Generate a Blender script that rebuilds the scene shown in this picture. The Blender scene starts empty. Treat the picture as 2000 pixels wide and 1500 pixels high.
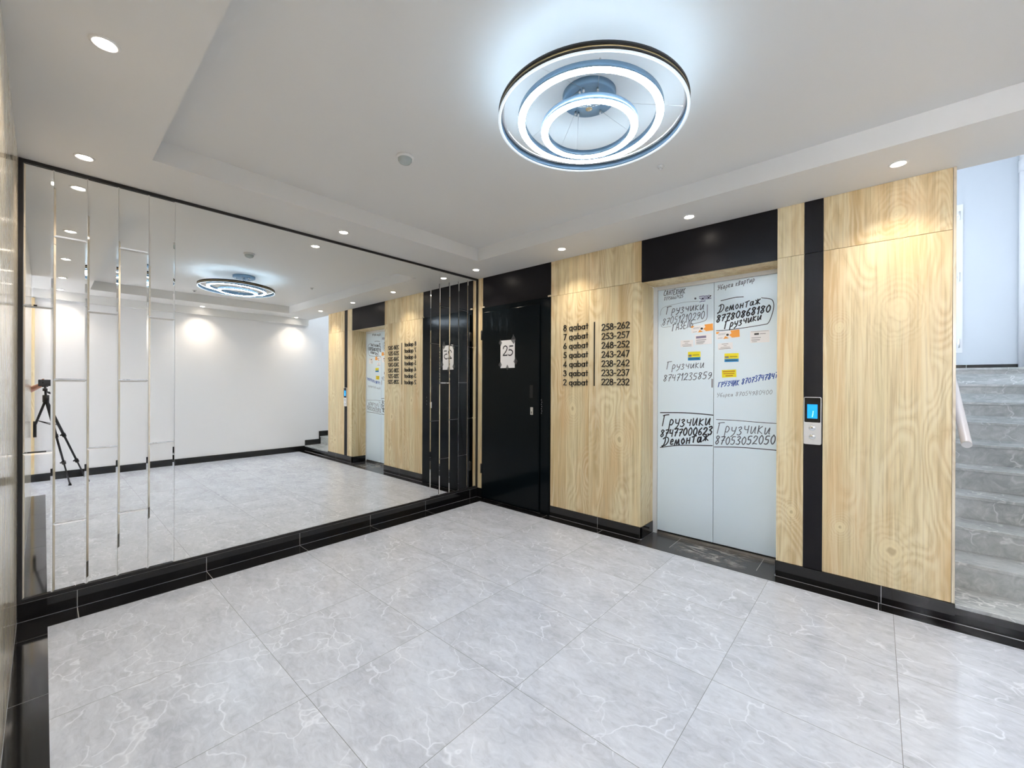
import bpy, bmesh, math, random
from mathutils import Vector, Matrix
random.seed(7)
C = bpy.context.scene
col = C.collection
PI = math.pi

# ---------------------------------------------------------------- camera
CAM = Vector((3.456, -3.307, 1.299))
yaw, pitch, roll = math.radians(131.479), math.radians(-0.04), math.radians(0.255)
fw = Vector((math.cos(yaw)*math.cos(pitch), math.sin(yaw)*math.cos(pitch), math.sin(pitch)))
rt0 = Vector((math.sin(yaw), -math.cos(yaw), 0)); up0 = rt0.cross(fw)
rt = rt0*math.cos(roll) + up0*math.sin(roll); up = -rt0*math.sin(roll) + up0*math.cos(roll)
cd = bpy.data.cameras.new('camera'); cam = bpy.data.objects.new('camera', cd); col.objects.link(cam)
cam.matrix_world = Matrix(((rt.x, up.x, -fw.x, CAM.x), (rt.y, up.y, -fw.y, CAM.y), (rt.z, up.z, -fw.z, CAM.z), (0, 0, 0, 1)))
cd.sensor_width = 36; cd.lens = 808.7/2000*36; cd.clip_start = 0.002; cd.clip_end = 60
C.camera = cam
# ---------------------------------------------------------------- world, exposure, daylight, added fill lights
w = bpy.data.worlds.new('world'); C.world = w; w.use_nodes = True
w.node_tree.nodes['Background'].inputs[0].default_value = (0.82, 0.91, 1.0, 1)
w.node_tree.nodes['Background'].inputs[1].default_value = 4.2
C.view_settings.view_transform = 'Standard'; C.view_settings.look = 'None'
C.view_settings.gamma = 1; C.view_settings.use_curve_mapping = False
C.view_settings.exposure = 0.14
P_DOWN, P_RING, P_DAY, P_FILL = 28.0, 84.0, 56.0, 280.0
def area(name, loc, rot, sx, sy, power, color):
    l = bpy.data.lights.new(name, 'AREA'); l.shape = 'RECTANGLE'; l.size = sx; l.size_y = sy
    l.energy = power; l.color = color
    o = bpy.data.objects.new(name, l); o.location = loc; o.rotation_euler = rot; col.objects.link(o); return o
area('daylight_landing_window', (3.45, 4.05, 2.55), (-PI/2, 0, 0), 1.5, 1.8, P_DAY, (0.84, 0.92, 1.0))
area('added_corridor_fill', (4.24, -6.4, 1.6), (PI/2, 0, 0), 0.85, 1.4, P_FILL, (0.98, 0.97, 1.0))  # fill light added at the unseen corridor end to brighten the lobby

area('added_stairwell_fill', (4.2, 1.5, 4.36), (0, 0, 0), .6, .6, 24.0, (0.86, 0.93, 1.0))  # added top light without a fixture, brightens the stair treads

# ---------------------------------------------------------------- sizes of the place
H, HT, W, L = 2.5, 2.62, 4.75, 3.40
x1, x2, x3, x4 = 1.040, 1.972, 2.938, 3.775
ROW0, RUN, RISE, Z0, NST = 0.295, 0.26, 0.151, 0.105, 9
YL = ROW0 + (NST-1)*RUN; ZL = Z0 + NST*RISE; YB = 3.75; ZH = 4.4

# ---------------------------------------------------------------- materials
def mat(name, color=(.8, .8, .8), rough=.5, metal=0., spec=.5, coat=0., emit=None, es=0., alpha=None, coatr=.03):
    m = bpy.data.materials.new(name); m.use_nodes = True
    b = m.node_tree.nodes['Principled BSDF']
    b.inputs['Base Color'].default_value = (*color, 1); b.inputs['Roughness'].default_value = rough
    b.inputs['Metallic'].default_value = metal; b.inputs['Specular IOR Level'].default_value = spec
    b.inputs['Coat Weight'].default_value = coat; b.inputs['Coat Roughness'].default_value = coatr
    if emit: b.inputs['Emission Color'].default_value = (*emit, 1); b.inputs['Emission Strength'].default_value = es
    if alpha is not None: b.inputs['Alpha'].default_value = alpha
    return m
class N:
    """small node helper"""
    def __init__(s, m): s.t = m.node_tree; s.b = s.t.nodes['Principled BSDF']
    def n(s, typ, **k):
        x = s.t.nodes.new(typ)
        for a, v in k.items(): setattr(x, a, v)
        return x
    def l(s, a, b): s.t.links.new(a, b)
    def val(s, sock, v):
        if isinstance(v, (int, float, tuple)): sock.default_value = v
        else: s.l(v, sock)
    def math(s, op, a, b=0., c=0.):
        x = s.n('ShaderNodeMath', operation=op); s.val(x.inputs[0], a); s.val(x.inputs[1], b); s.val(x.inputs[2], c); return x.outputs[0]
    def vmath(s, op, a, b):
        x = s.n('ShaderNodeVectorMath', operation=op); s.val(x.inputs[0], a); s.val(x.inputs[1], b); return x.outputs[0]
    def noise(s, vec, scale, detail=3., rough=.5, dist=0.):
        x = s.n('ShaderNodeTexNoise'); s.l(vec, x.inputs['Vector']); x.inputs['Scale'].default_value = scale
        x.inputs['Detail'].default_value = detail; x.inputs['Roughness'].default_value = rough; x.inputs['Distortion'].default_value = dist
        return x.outputs['Fac']
    def ramp(s, fac, stops):
        x = s.n('ShaderNodeValToRGB'); s.l(fac, x.inputs[0]); e = x.color_ramp.elements
        while len(e) < len(stops): e.new(.5)
        for q, (p, c) in zip(e, stops): q.position = p; q.color = (*c, 1) if len(c) == 3 else c
        return x.outputs[0]
    def mix(s, f, a, b, mode='MIX'):
        x = s.n('ShaderNodeMix', data_type='RGBA', blend_type=mode); s.val(x.inputs[0], f)
        for i, v in ((6, a), (7, b)):
            if isinstance(v, tuple): x.inputs[i].default_value = (*v, 1) if len(v) == 3 else v
            else: s.l(v, x.inputs[i])
        return x.outputs[2]
    def mapping(s, vec, scale=(1, 1, 1), loc=(0, 0, 0), rot=(0, 0, 0)):
        x = s.n('ShaderNodeMapping'); s.val(x.inputs[0], vec)
        x.inputs['Scale'].default_value = scale; x.inputs['Location'].default_value = loc; x.inputs['Rotation'].default_value = rot
        return x.outputs[0]
    def geo(s): return s.n('ShaderNodeNewGeometry').outputs['Position']
    def obj(s): return s.n('ShaderNodeTexCoord').outputs['Object']
    def rnd(s): return s.n('ShaderNodeObjectInfo').outputs['Random']

M = {}
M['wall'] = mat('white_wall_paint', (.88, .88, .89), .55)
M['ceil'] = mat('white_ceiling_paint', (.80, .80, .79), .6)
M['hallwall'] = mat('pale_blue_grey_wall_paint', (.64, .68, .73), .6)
for k in ('wall', 'hallwall'):
    q = N(M[k]); nz = q.noise(q.geo(), 140, 3); bp = q.n('ShaderNodeBump'); bp.inputs['Strength'].default_value = .12; bp.inputs['Distance'].default_value = .002
    q.l(nz, bp.inputs['Height']); q.l(bp.outputs[0], q.b.inputs['Normal'])
M['black_tile'] = mat('polished_black_tile', (.008, .008, .009), .07)
M['grout'] = mat('pale_grout', (.55, .55, .55), .8)
M['black_lam'] = mat('satin_black_laminate', (.007, .0065, .009), .34, spec=.22)
M['black_steel'] = mat('black_powder_coated_steel', (.0035, .006, .008), .13, spec=.12)
M['black_frame'] = mat('matt_black_profile', (.012, .011, .012), .4)
M['black'] = mat('black_plastic', (.012, .012, .014), .4)
M['dark_gap'] = mat('dark_recess', (.004, .004, .004), .8)
M['mirror'] = mat('silvered_mirror_glass', (.93, .935, .92), .0, 1.)
M['lift'] = mat('light_grey_blue_lift_enamel', (.80, .92, 1.), .2)
M['white_frame'] = mat('white_enamel', (.78, .80, .82), .35)
M['steel'] = mat('brushed_steel', (.75, .74, .73), .28, 1.)
M['chrome'] = mat('polished_chrome', (.86, .9, .93), .08, 1.)
M['brass'] = mat('pale_gold_metal', (.75, .62, .36), .3, 1.)
M['ink'] = mat('black_marker_ink', (.015, .015, .025), .5)
M['ink_thin'] = mat('worn_dark_marker_ink', (.10, .11, .14), .6)
M['ink_grey'] = mat('faded_grey_marker_ink', (.27, .31, .36), .6)
M['ink_blue'] = mat('blue_marker_ink', (.03, .10, .42), .5)
M['ink_violet'] = mat('violet_stamp_ink', (.10, .09, .26), .6)
M['letter'] = mat('black_acrylic_letter', (.01, .009, .009), .3)
M['paper'] = mat('white_paper', (.86, .86, .88), .7)
M['orange'] = mat('orange_print', (.86, .36, .06), .5)
M['yellow'] = mat('yellow_print', (.88, .76, .02), .5)
M['bluep'] = mat('blue_print', (.02, .26, .58), .5)
M['darkp'] = mat('dark_print', (.03, .03, .03), .5)
M['greyp'] = mat('grey_print', (.32, .32, .35), .5)
M['violetp'] = mat('violet_grey_print', (.25, .22, .33), .5)
M['redp'] = mat('red_brown_print', (.6, .16, .03), .5)
M['tape'] = mat('clear_tape', (.12, .12, .13), .2, alpha=.4)
M['rim'] = mat('dim_white_diffuser', (.85, .88, .9), .4, emit=(.70, .87, 1.), es=.55)
M['led_up'] = mat('cool_white_led_upward', (.9, .9, .9), .5, emit=(.58, .80, 1.), es=19.)
M['bluesteel'] = mat('blue_grey_metal', (.20, .31, .42), .38, .6)
M['led'] = mat('cool_white_led', (.9, .9, .9), .5, emit=(.72, .85, 1.), es=P_RING)
M['lamp'] = mat('warm_white_lamp', (.9, .9, .9), .5, emit=(1., .88, .76), es=40.)
M['screen'] = mat('lit_blue_screen', (.01, .1, .3), .2, emit=(.0, .36, 1.), es=1.1)
M['screen_mark'] = mat('lit_pale_digit', (.3, .8, .8), .2, emit=(.3, .85, 1.), es=1.1)
M['plastic'] = mat('white_plastic', (.80, .80, .79), .35)
M['clear'] = mat('clear_plastic', (.62, .70, .70), .12, alpha=.75)
M['film'] = mat('white_plastic_film', (.80, .76, .78), .25)
M['pvc'] = mat('white_pvc', (.84, .85, .88), .3)
M['cloth'] = mat('dark_grey_cotton', (.035, .037, .045), .9)
M['jeans'] = mat('dark_blue_denim', (.03, .04, .08), .9)
M['skin'] = mat('skin', (.55, .30, .22), .5)
M['hair'] = mat('dark_brown_hair', (.02, .013, .01), .7)
g = mat('window_glass', (1, 1, 1), 0.); g.node_tree.nodes['Principled BSDF'].inputs['Transmission Weight'].default_value = 1
g.node_tree.nodes['Principled BSDF'].inputs['IOR'].default_value = 1.05; M['glass'] = g

KNOTS = [(3.537, 1.742, 1), (3.516, 0.327, 1.05), (1.294, 1.067, 0.8), (1.778, 0.813, 0.85), (3.531, 2.298, 0.8), (3.024, 0.451, 0.5), (3.274, 1.66, 0.5), (3.279, 0.408, 0.5)]
def wood(name, gloss, light=1.08, sat=1.1):
    m = mat(name, (.6, .5, .3), gloss); q = N(m)
    p = q.vmath('ADD', q.obj(), (0., 0., 0.))
    r = q.rnd(); off = q.n('ShaderNodeCombineXYZ'); q.val(off.inputs[0], q.math('MULTIPLY', r, 37.)); q.val(off.inputs[1], q.math('MULTIPLY', r, 11.)); q.val(off.inputs[2], q.math('MULTIPLY', r, 53.))
    p = q.vmath('ADD', p, off.outputs[0])
    fine = q.noise(q.mapping(p, (110, 110, 2.6)), 1., 3, .6)
    mid = q.noise(q.mapping(p, (20, 20, .8)), 1., 4, .65, .8)
    bandn = q.noise(q.mapping(p, (6.5, 6.5, .35)), 1., 2.5, .5, .4)
    # contour lines of a smooth field draw the cathedral figure and the ring knots
    f = q.noise(q.mapping(p, (3.6, 3.6, 1.5)), 1., 1.5, .35, .4)
    fj = q.math('ADD', f, q.math('MULTIPLY', q.noise(q.mapping(p, (26, 26, 12.)), 1., 3), .022))
    ring = q.math('ABSOLUTE', q.math('SINE', q.math('MULTIPLY', fj, 58.)))
    gate = q.ramp(q.noise(q.mapping(p, (4., 4., 1.1), loc=(7, 3, 1)), 1., 1.), [(.44, (0, 0, 0)), (.56, (1, 1, 1))])
    base = q.ramp(bandn, [(.30, (.55, .405, .225)), (.40, (.68, .535, .32)), (.50, (.765, .65, .43)), (.58, (.70, .60, .385)), (.66, (.76, .63, .40)), (.78, (.58, .45, .26))])
    c = q.mix(q.ramp(fine, [(.28, (.75, .75, .75)), (.50, (.12, .12, .12)), (.62, (0, 0, 0))]), base, (.44, .33, .185))
    blotch = q.ramp(q.noise(q.mapping(p, (4.5, 4.5, 1.1), loc=(3, 9, 5)), 1., 3, .6), [(.50, (0, 0, 0)), (.68, (.55, .55, .55))])
    c = q.mix(blotch, c, (.66, .45, .245))
    c = q.mix(q.mix(1., q.ramp(ring, [(.0, (.30, .30, .30)), (.22, (.10, .10, .10)), (.5, (0, 0, 0))]), gate, 'MULTIPLY'), c, (.47, .345, .185))
    c = q.mix(q.mix(1., q.ramp(ring, [(.55, (0, 0, 0)), (1., (.35, .35, .35))]), gate, 'MULTIPLY'), c, (.88, .80, .60))
    c = q.mix(q.ramp(mid, [(.52, (0, 0, 0)), (.64, (.5, .5, .5)), (.78, (.75, .75, .75))]), c, (.84, .75, .55))
    c = q.mix(q.ramp(mid, [(.24, (.7, .7, .7)), (.38, (.25, .25, .25)), (.46, (0, 0, 0))]), c, (.47, .345, .19))
    vd = q.n('ShaderNodeTexVoronoi'); q.l(q.mapping(p, (2.4, 2.4, .95)), vd.inputs['Vector']); vd.inputs['Scale'].default_value = 1.
    wv = q.math('ADD', vd.outputs['Distance'], q.math('MULTIPLY', q.noise(q.mapping(p, (20, 20, 12.)), 1., 2), .03))
    kr = q.math('ABSOLUTE', q.math('SINE', q.math('MULTIPLY', wv, 75.)))
    kg = q.ramp(vd.outputs['Distance'], [(.03, (1, 1, 1)), (.30, (0, 0, 0))])
    c = q.mix(q.mix(1., q.ramp(kr, [(.0, (.5, .5, .5)), (.5, (0, 0, 0))]), kg, 'MULTIPLY'), c, (.45, .33, .175))
    c = q.mix(q.mix(1., q.ramp(kr, [(.6, (0, 0, 0)), (1., (.6, .6, .6))]), kg, 'MULTIPLY'), c, (.86, .78, .58))
    kn = q.ramp(wv, [(.022, (.85, .85, .85)), (.040, (.3, .3, .3)), (.065, (0, 0, 0))])
    c = q.mix(kn, c, (.34, .24, .13))
    # large round knots of the printed oak, at their places on the lift wall
    sp = q.n('ShaderNodeSeparateXYZ'); q.l(q.geo(), sp.inputs[0]); dm = None
    for (kx, kz, ks) in KNOTS:
        dx = q.math('MULTIPLY', q.math('SUBTRACT', sp.outputs[0], kx), 1/ks); dz = q.math('MULTIPLY', q.math('SUBTRACT', sp.outputs[2], kz), .72/ks)
        d = q.math('SQRT', q.math('ADD', q.math('MULTIPLY', dx, dx), q.math('MULTIPLY', dz, dz)))
        dm = d if dm is None else q.math('MINIMUM', dm, d)
    dw = q.math('ADD', dm, q.math('MULTIPLY', q.math('SUBTRACT', q.noise(q.mapping(p, (9, 9, 6.)), 1., 3, .6), .5), .10))
    kr = q.math('ABSOLUTE', q.math('SINE', q.math('MULTIPLY', dw, 125.)))
    kg = q.ramp(dw, [(.03, (1, 1, 1)), (.085, (.7, .7, .7)), (.19, (0, 0, 0))])
    c = q.mix(q.mix(1., q.ramp(kr, [(.0, (.22, .22, .22)), (.5, (0, 0, 0))]), kg, 'MULTIPLY'), c, (.50, .36, .19))
    c = q.mix(q.mix(1., q.ramp(kr, [(.5, (0, 0, 0)), (1., (.28, .28, .28))]), kg, 'MULTIPLY'), c, (.86, .77, .56))
    c = q.mix(q.ramp(dw, [(.018, (.7, .7, .7)), (.045, (.35, .35, .35)), (.055, (0, 0, 0))]), c, (.80, .69, .46))
    c = q.mix(q.ramp(dw, [(.0, (.6, .6, .6)), (.008, (.3, .3, .3)), (.014, (0, 0, 0))]), c, (.40, .28, .14))
    hs = q.n('ShaderNodeHueSaturation'); q.l(c, hs.inputs['Color']); hs.inputs['Value'].default_value = light; hs.inputs['Saturation'].default_value = sat
    q.l(hs.outputs[0], q.b.inputs['Base Color'])
    return m
M['wood'] = wood('oak_laminate', .42)
M['wood_gloss'] = wood('pale_oak_laminate_glossy', .12, 1.12, .66)

def marble(name, lo, hi, vein, rough, tile=None, vstr=.75, grout=(.22, .23, .24), stair=False):
    m = mat(name, hi, rough); q = N(m); p = q.geo()
    if tile:
        ox, oy, sz = tile
        sp = q.n('ShaderNodeSeparateXYZ'); q.l(p, sp.inputs[0])
        u = q.math('DIVIDE', q.math('SUBTRACT', sp.outputs[0], ox), sz); v = q.math('DIVIDE', q.math('SUBTRACT', sp.outputs[1], oy), sz)
        cx = q.n('ShaderNodeCombineXYZ'); q.val(cx.inputs[0], q.math('FLOOR', u)); q.val(cx.inputs[1], q.math('FLOOR', v))
        wn = q.n('ShaderNodeTexWhiteNoise', noise_dimensions='3D'); q.l(cx.outputs[0], wn.inputs['Vector'])
        offs = q.n('ShaderNodeVectorMath', operation='SCALE'); q.l(wn.outputs['Color'], offs.inputs[0]); offs.inputs['Scale'].default_value = 23.
        p2 = q.vmath('ADD', p, offs.outputs[0])
        fu = q.math('FRACT', u); fv = q.math('FRACT', v)
        du = q.math('MINIMUM', fu, q.math('SUBTRACT', 1., fu)); dv = q.math('MINIMUM', fv, q.math('SUBTRACT', 1., fv))
        du = q.math('ADD', du, q.math('LESS_THAN', sp.outputs[0], .8)); dv = q.math('ADD', dv, q.math('LESS_THAN', sp.outputs[1], -2.9))
        line = q.math('LESS_THAN', q.math('MINIMUM', du, dv), .0010/sz)
    else:
        p2 = p; line = None
    ps = q.mapping(p2, (1., 2.2, 1.) if not stair else (1, 1, 1.6), rot=(0, 0, math.radians(38)))
    soft = q.noise(ps, 2.4, 4, .55, .5)
    streak = q.noise(q.mapping(p2, (15, 30, 15), rot=(0, 0, math.radians(32))), 1., 6, .7, 1.)
    base = q.mix(q.ramp(soft, [(.3, (0, 0, 0)), (.7, (1, 1, 1))]), lo, hi)
    base = q.mix(q.ramp(streak, [(.44, (0, 0, 0)), (.60, (.22, .22, .22)), (.75, (.6, .6, .6))]), base, vein)
    base = q.mix(q.ramp(streak, [(.25, (.45, .45, .45)), (.45, (0, 0, 0))]), base, tuple(a*.72 for a in lo))
    wob = q.n('ShaderNodeTexNoise'); q.l(p2, wob.inputs['Vector']); wob.inputs['Scale'].default_value = 5.; wob.inputs['Detail'].default_value = 3
    wv = q.n('ShaderNodeVectorMath', operation='SCALE'); q.l(wob.outputs['Color'], wv.inputs[0]); wv.inputs['Scale'].default_value = .34
    pw = q.vmath('ADD', q.mapping(p2, (1, 1.5, 1), rot=(0, 0, .7)), wv.outputs[0])
    vo = q.n('ShaderNodeTexVoronoi', feature='DISTANCE_TO_EDGE'); q.l(pw, vo.inputs['Vector']); vo.inputs['Scale'].default_value = 3.4
    gate = q.ramp(q.noise(p2, 4.5, 2), [(.40, (0, 0, 0)), (.54, (1, 1, 1))])
    vl = q.ramp(vo.outputs['Distance'], [(.0, (vstr, vstr, vstr)), (.007, (vstr*.6,)*3), (.020, (0, 0, 0))])
    vf = q.mix(1., vl, gate, 'MULTIPLY')
    c = q.mix(vf, base, vein)
    if line is not None: c = q.mix(line, c, grout)
    q.l(c, q.b.inputs['Base Color'])
    return m
M['floor'] = marble('grey_marble_floor_tile', (.46, .49, .555), (.59, .63, .705), (.80, .84, .91), .24, (1.688, -2.581, .6125))
M['stair'] = marble('grey_marble_stair_slab', (.34, .365, .37), (.52, .545, .55), (.80, .82, .82), .22, stair=True, vstr=.8)
m = mat('dark_grey_stone_tile', (.035, .034, .035), .22); q = N(m); p = q.geo()
sm = q.noise(q.mapping(p, (3., 9., 1), rot=(0, 0, .3)), 2., 5, .6, 1.2)
d = q.n('ShaderNodeVectorMath', operation='DISTANCE'); q.l(q.mapping(p, (1, 1.6, 0)), d.inputs[0]); d.inputs[1].default_value = (2.52, .16, 0)
gt = q.ramp(d.outputs['Value'], [(.16, (1, 1, 1)), (.34, (0, 0, 0))])
c = q.mix(q.mix(1., q.ramp(sm, [(.47, (0, 0, 0)), (.62, (.8, .8, .8))]), gt, 'MULTIPLY'), (.04, .038, .040), (.42, .41, .40))
q.l(c, q.b.inputs['Base Color']); M['dark_stone'] = m

# ---------------------------------------------------------------- mesh helpers
class B:
    def __init__(s): s.bm = bmesh.new(); s.mi = 0
    def face(s, vs):
        try: f = s.bm.faces.new([s.bm.verts.new(v) for v in vs]); f.material_index = s.mi; return f
        except ValueError: return None
    def box(s, a0, a1, b0, b1, c0, c1, bev=0.):
        t = bmesh.new(); bmesh.ops.create_cube(t, size=1)
        for v in t.verts: v.co = ((a0+a1)/2+v.co.x*(a1-a0), (b0+b1)/2+v.co.y*(b1-b0), (c0+c1)/2+v.co.z*(c1-c0))
        if bev: bmesh.ops.bevel(t, geom=t.edges[:], offset=bev, segments=2, affect='EDGES', profile=.5)
        s.add(t); return s
    def add(s, t, mtx=None):
        if mtx is not None: bmesh.ops.transform(t, matrix=mtx, verts=t.verts)
        mp = {v: s.bm.verts.new(v.co) for v in t.verts}
        for f in t.faces:
            try: nf = s.bm.faces.new([mp[v] for v in f.verts]); nf.material_index = s.mi; nf.smooth = f.smooth
            except ValueError: pass
        t.free()
    def tube(s, pts, r, seg=12, r1=None, cap=True):
        pts = [Vector(p) for p in pts]; n = len(pts); rings = []
        t0 = (pts[1]-pts[0]).normalized(); a = t0.orthogonal().normalized()
        for i, p in enumerate(pts):
            t = (pts[min(i+1, n-1)]-pts[max(i-1, 0)]).normalized(); a = (a-t*a.dot(t)).normalized(); b = t.cross(a)
            rr = r if r1 is None else r+(r1-r)*i/(n-1)
            rings.append([s.bm.verts.new(p+(a*math.cos(2*PI*k/seg)+b*math.sin(2*PI*k/seg))*rr) for k in range(seg)])
        for i in range(n-1):
            for k in range(seg):
                f = s.bm.faces.new((rings[i][k], rings[i][(k+1) % seg], rings[i+1][(k+1) % seg], rings[i+1][k])); f.smooth = True; f.material_index = s.mi
        if cap:
            for R, rev in ((rings[0], True), (rings[-1], False)):
                f = s.bm.faces.new(R[::-1] if rev else R); f.material_index = s.mi
        return s
    def lathe(s, prof, cen=(0, 0, 0), seg=48, closed=False, smooth=True, mtx=None):
        """profile of (radius, z) spun about a vertical axis"""
        t = bmesh.new(); rings = []
        for (r, z) in prof:
            rings.append([t.verts.new((0, 0, z))] if r < 1e-6 else [t.verts.new((r*math.cos(2*PI*k/seg), r*math.sin(2*PI*k/seg), z)) for k in range(seg)])
        idx = list(range(len(prof)-1)); pairs = [(i, i+1) for i in idx] + ([(len(prof)-1, 0)] if closed else [])
        for i, j in pairs:
            A, D = rings[i], rings[j]
            for k in range(seg):
                k2 = (k+1) % seg
                vs = [A[k % len(A)], A[k2 % len(A)], D[k2 % len(D)], D[k % len(D)]]; u = []
                for v in vs:
                    if v not in u: u.append(v)
                if len(u) > 2: f = t.faces.new(u); f.smooth = smooth
        bmesh.ops.recalc_face_normals(t, faces=t.faces)
        mm = Matrix.Translation(cen) @ (mtx if mtx is not None else Matrix.Identity(4))
        s.add(t, mm); return s
    def prism(s, poly, axis, a0, a1):
        """polygon (2D, in the other two axes) extruded along axis"""
        def P(u, v, a): return {0: (a, u, v), 1: (u, a, v), 2: (u, v, a)}[axis]
        t = bmesh.new(); A = [t.verts.new(P(u, v, a0)) for u, v in poly]; D = [t.verts.new(P(u, v, a1)) for u, v in poly]
        t.faces.new(A); t.faces.new(D[::-1]); n = len(poly)
        for i in range(n): t.faces.new((A[i], A[(i+1) % n], D[(i+1) % n], D[i]))
        bmesh.ops.recalc_face_normals(t, faces=t.faces); s.add(t); return s
WL = {}
def tag(o, label=None, cat=None, group=None, kind=None):
    if label: o['label'] = label
    if cat: o['category'] = cat
    if group: o['group'] = group
    if kind: o['kind'] = kind
    return o
def mk(name, b, mats, parent=None, label=None, cat=None, group=None, kind=None, org=None):
    bm = b.bm
    if org is None:
        lo = Vector([min(v.co[i] for v in bm.verts) for i in range(3)]); hi = Vector([max(v.co[i] for v in bm.verts) for i in range(3)])
        org = (lo+hi)/2
    org = Vector(org)
    for v in bm.verts: v.co -= org
    me = bpy.data.meshes.new(name); bm.to_mesh(me); bm.free()
    for k in (mats if isinstance(mats, (list, tuple)) else [mats]): me.materials.append(M[k])
    o = bpy.data.objects.new(name, me); col.objects.link(o)
    WL[o.name] = org
    if parent is not None: o.parent = parent; o.location = org-WL[parent.name]
    else: o.location = org
    return tag(o, label, cat, group, kind)
def thing(name, loc, label, cat, group=None, kind=None):
    o = bpy.data.objects.new(name, None); o.empty_display_size = .05; col.objects.link(o); o.location = loc; WL[o.name] = Vector(loc)
    return tag(o, label, cat, group, kind)
def struct(name, b, mats): return mk(name, b, mats, kind='structure')

# ---------------------------------------------------------------- room shell
b = B(); b.face([(0, -L, 0), (W, -L, 0), (W, 0, 0), (0, 0, 0)]); b.face([(3.75, -6.3, 0), (W, -6.3, 0), (W, -L, 0), (3.75, -L, 0)])
b.face([(-.12, 0, 0), (W+.12, 0, 0), (W+.12, .34, 0), (-.12, .34, 0)]); b.face([(-.12, -6.4, 0), (0, -6.4, 0), (0, 0, 0), (-.12, 0, 0)]); b.box(-.14, W+.14, -6.4, .34, -.12, -.02); struct('floor', b, 'floor')
TX0, TX1, TY0, TY1 = .51, 4.20, -2.92, -.49
b = B()
b.box(-.15, TX0, -L-.1, .06, H, 2.75); b.box(TX1, W+.15, -L, .06, H, 2.75)
b.box(TX0, TX1, TY1, .06, H, 2.75); b.box(TX0, TX1, -L-.1, TY0, H, 2.75)
b.box(TX0, TX1, TY0, TY1, HT, 2.75); b.box(3.65, W+.15, -6.4, -L, H, 2.75)
b.box(W-.055, W, -L, .04, 2.385, H)
struct('ceiling', b, 'ceil')
b = B(); b.box(2.4, W+.15, .06, YB+.15, ZH, ZH+.12); b.box(2.4, W+.15, .04, .06, 2.62, ZH); struct('ceiling.001', b, 'ceil')
b = B(); b.box(-.15, -.002, -L-.1, .28, 0, H); struct('wall_left', b, 'wall')
b = B(); b.box(W, W+.15, -6.3, YB+.15, -.1, ZH); struct('wall_right', b, 'wall')
b = B(); b.box(-.15, 3.72, -L-.14, -L-.012, 0, H); struct('wall_near', b, 'wall'); b = B(); b.box(3.60, 3.74, -6.3, -L-.14, 0, H); struct('wall_corridor_side', b, 'wall')
b = B(); b.box(3.74, W, -6.4, -6.3, 0, .9); b.box(3.74, W, -6.4, -6.3, 2.3, H); b.box(3.74, 3.82, -6.4, -6.3, .9, 2.3); b.box(W-.09, W, -6.4, -6.3, .9, 2.3)
struct('wall_corridor', b, 'wall')
# lift wall behind the cladding
b = B(); b.box(0, x2-.019, .018, .28, 0, H); b.box(x2-.019, x3+.019, .018, .28, 2.17, H); b.box(x3+.019, x4-.004, .018, .28, 0, H)
struct('wall_back', b, 'wall')
# stair hall
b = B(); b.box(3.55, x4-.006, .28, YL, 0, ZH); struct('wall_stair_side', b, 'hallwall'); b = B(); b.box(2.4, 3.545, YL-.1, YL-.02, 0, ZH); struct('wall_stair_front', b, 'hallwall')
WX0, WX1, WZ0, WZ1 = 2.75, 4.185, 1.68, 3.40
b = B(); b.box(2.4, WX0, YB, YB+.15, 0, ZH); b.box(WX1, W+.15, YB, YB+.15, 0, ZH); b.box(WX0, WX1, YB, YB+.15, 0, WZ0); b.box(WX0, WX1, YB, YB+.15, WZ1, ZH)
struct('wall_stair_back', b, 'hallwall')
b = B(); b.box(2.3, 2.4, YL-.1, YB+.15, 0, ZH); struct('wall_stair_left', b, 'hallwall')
# stairs
st = thing('staircase', (4.25, 0, 0), 'grey marble staircase rising beyond the right end of the wood wall', 'stairs')
b = B(); b.box(x4, W-.001, .004, ROW0+.05, 0, Z0-.004); mk('first_riser', b, 'black_tile', st, label='polished black riser of the bottom step')
ys = [0.]+[ROW0+i*RUN for i in range(NST)]
for i in range(NST):
    zt = Z0+i*RISE; y0 = ys[i]; y1 = ys[i+1]
    b = B(); b.box(x4, W-.001, y0-.012 if i else -.004, y1+.03, zt-.022, zt, .003); mk('tread', b, 'stair', st)
    b = B(); b.box(x4, W-.001, y1, y1+.02, zt, zt+RISE-.022); mk('riser', b, 'stair', st)
b = B(); b.box(2.4, W, YL-.012, YB-.001, ZL-.022, ZL, .003); struct('floor_landing', b, 'stair')
b = B(); b.prism([(ROW0+.02, 0), (YL+.02, 0), (YL+.02, ZL-.05), (YL+.01, ZL-.05)], 0, x4+.002, W-.014); mk('stair_body', b, 'stair', st)
# landing window
wn = thing('window_1', ((WX0+WX1)/2, YB, WZ0), None, None, kind='structure')
b = B(); f = .055
b.box(WX0, WX0+f, YB-.02, YB+.05, WZ0, WZ1); b.box(WX1-f, WX1, YB-.02, YB+.05, WZ0, WZ1); b.box(WX0+f, WX1-f, YB-.02, YB+.05, WZ0, WZ0+f); b.box(WX0+f, WX1-f, YB-.02, YB+.05, WZ1-f, WZ1); b.box(3.42, 3.48, YB-.02, YB+.05, WZ0+f, WZ1-f)
mk('window_frame', b, 'pvc', wn)
b = B(); b.box(WX0+f, WX1-f, YB+.01, YB+.018, WZ0+f, WZ1-f); mk('pane', b, 'glass', wn)
for z in (1.79, 2.56, 3.27):
    b = B(); b.tube([(WX1-.028, YB-.032, z-.05), (WX1-.028, YB-.032, z+.05)], .007); b.box(WX1-.12, WX1-.028, YB-.034, YB-.020, z-.005, z+.005); mk('hinge', b, 'steel', wn)
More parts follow.
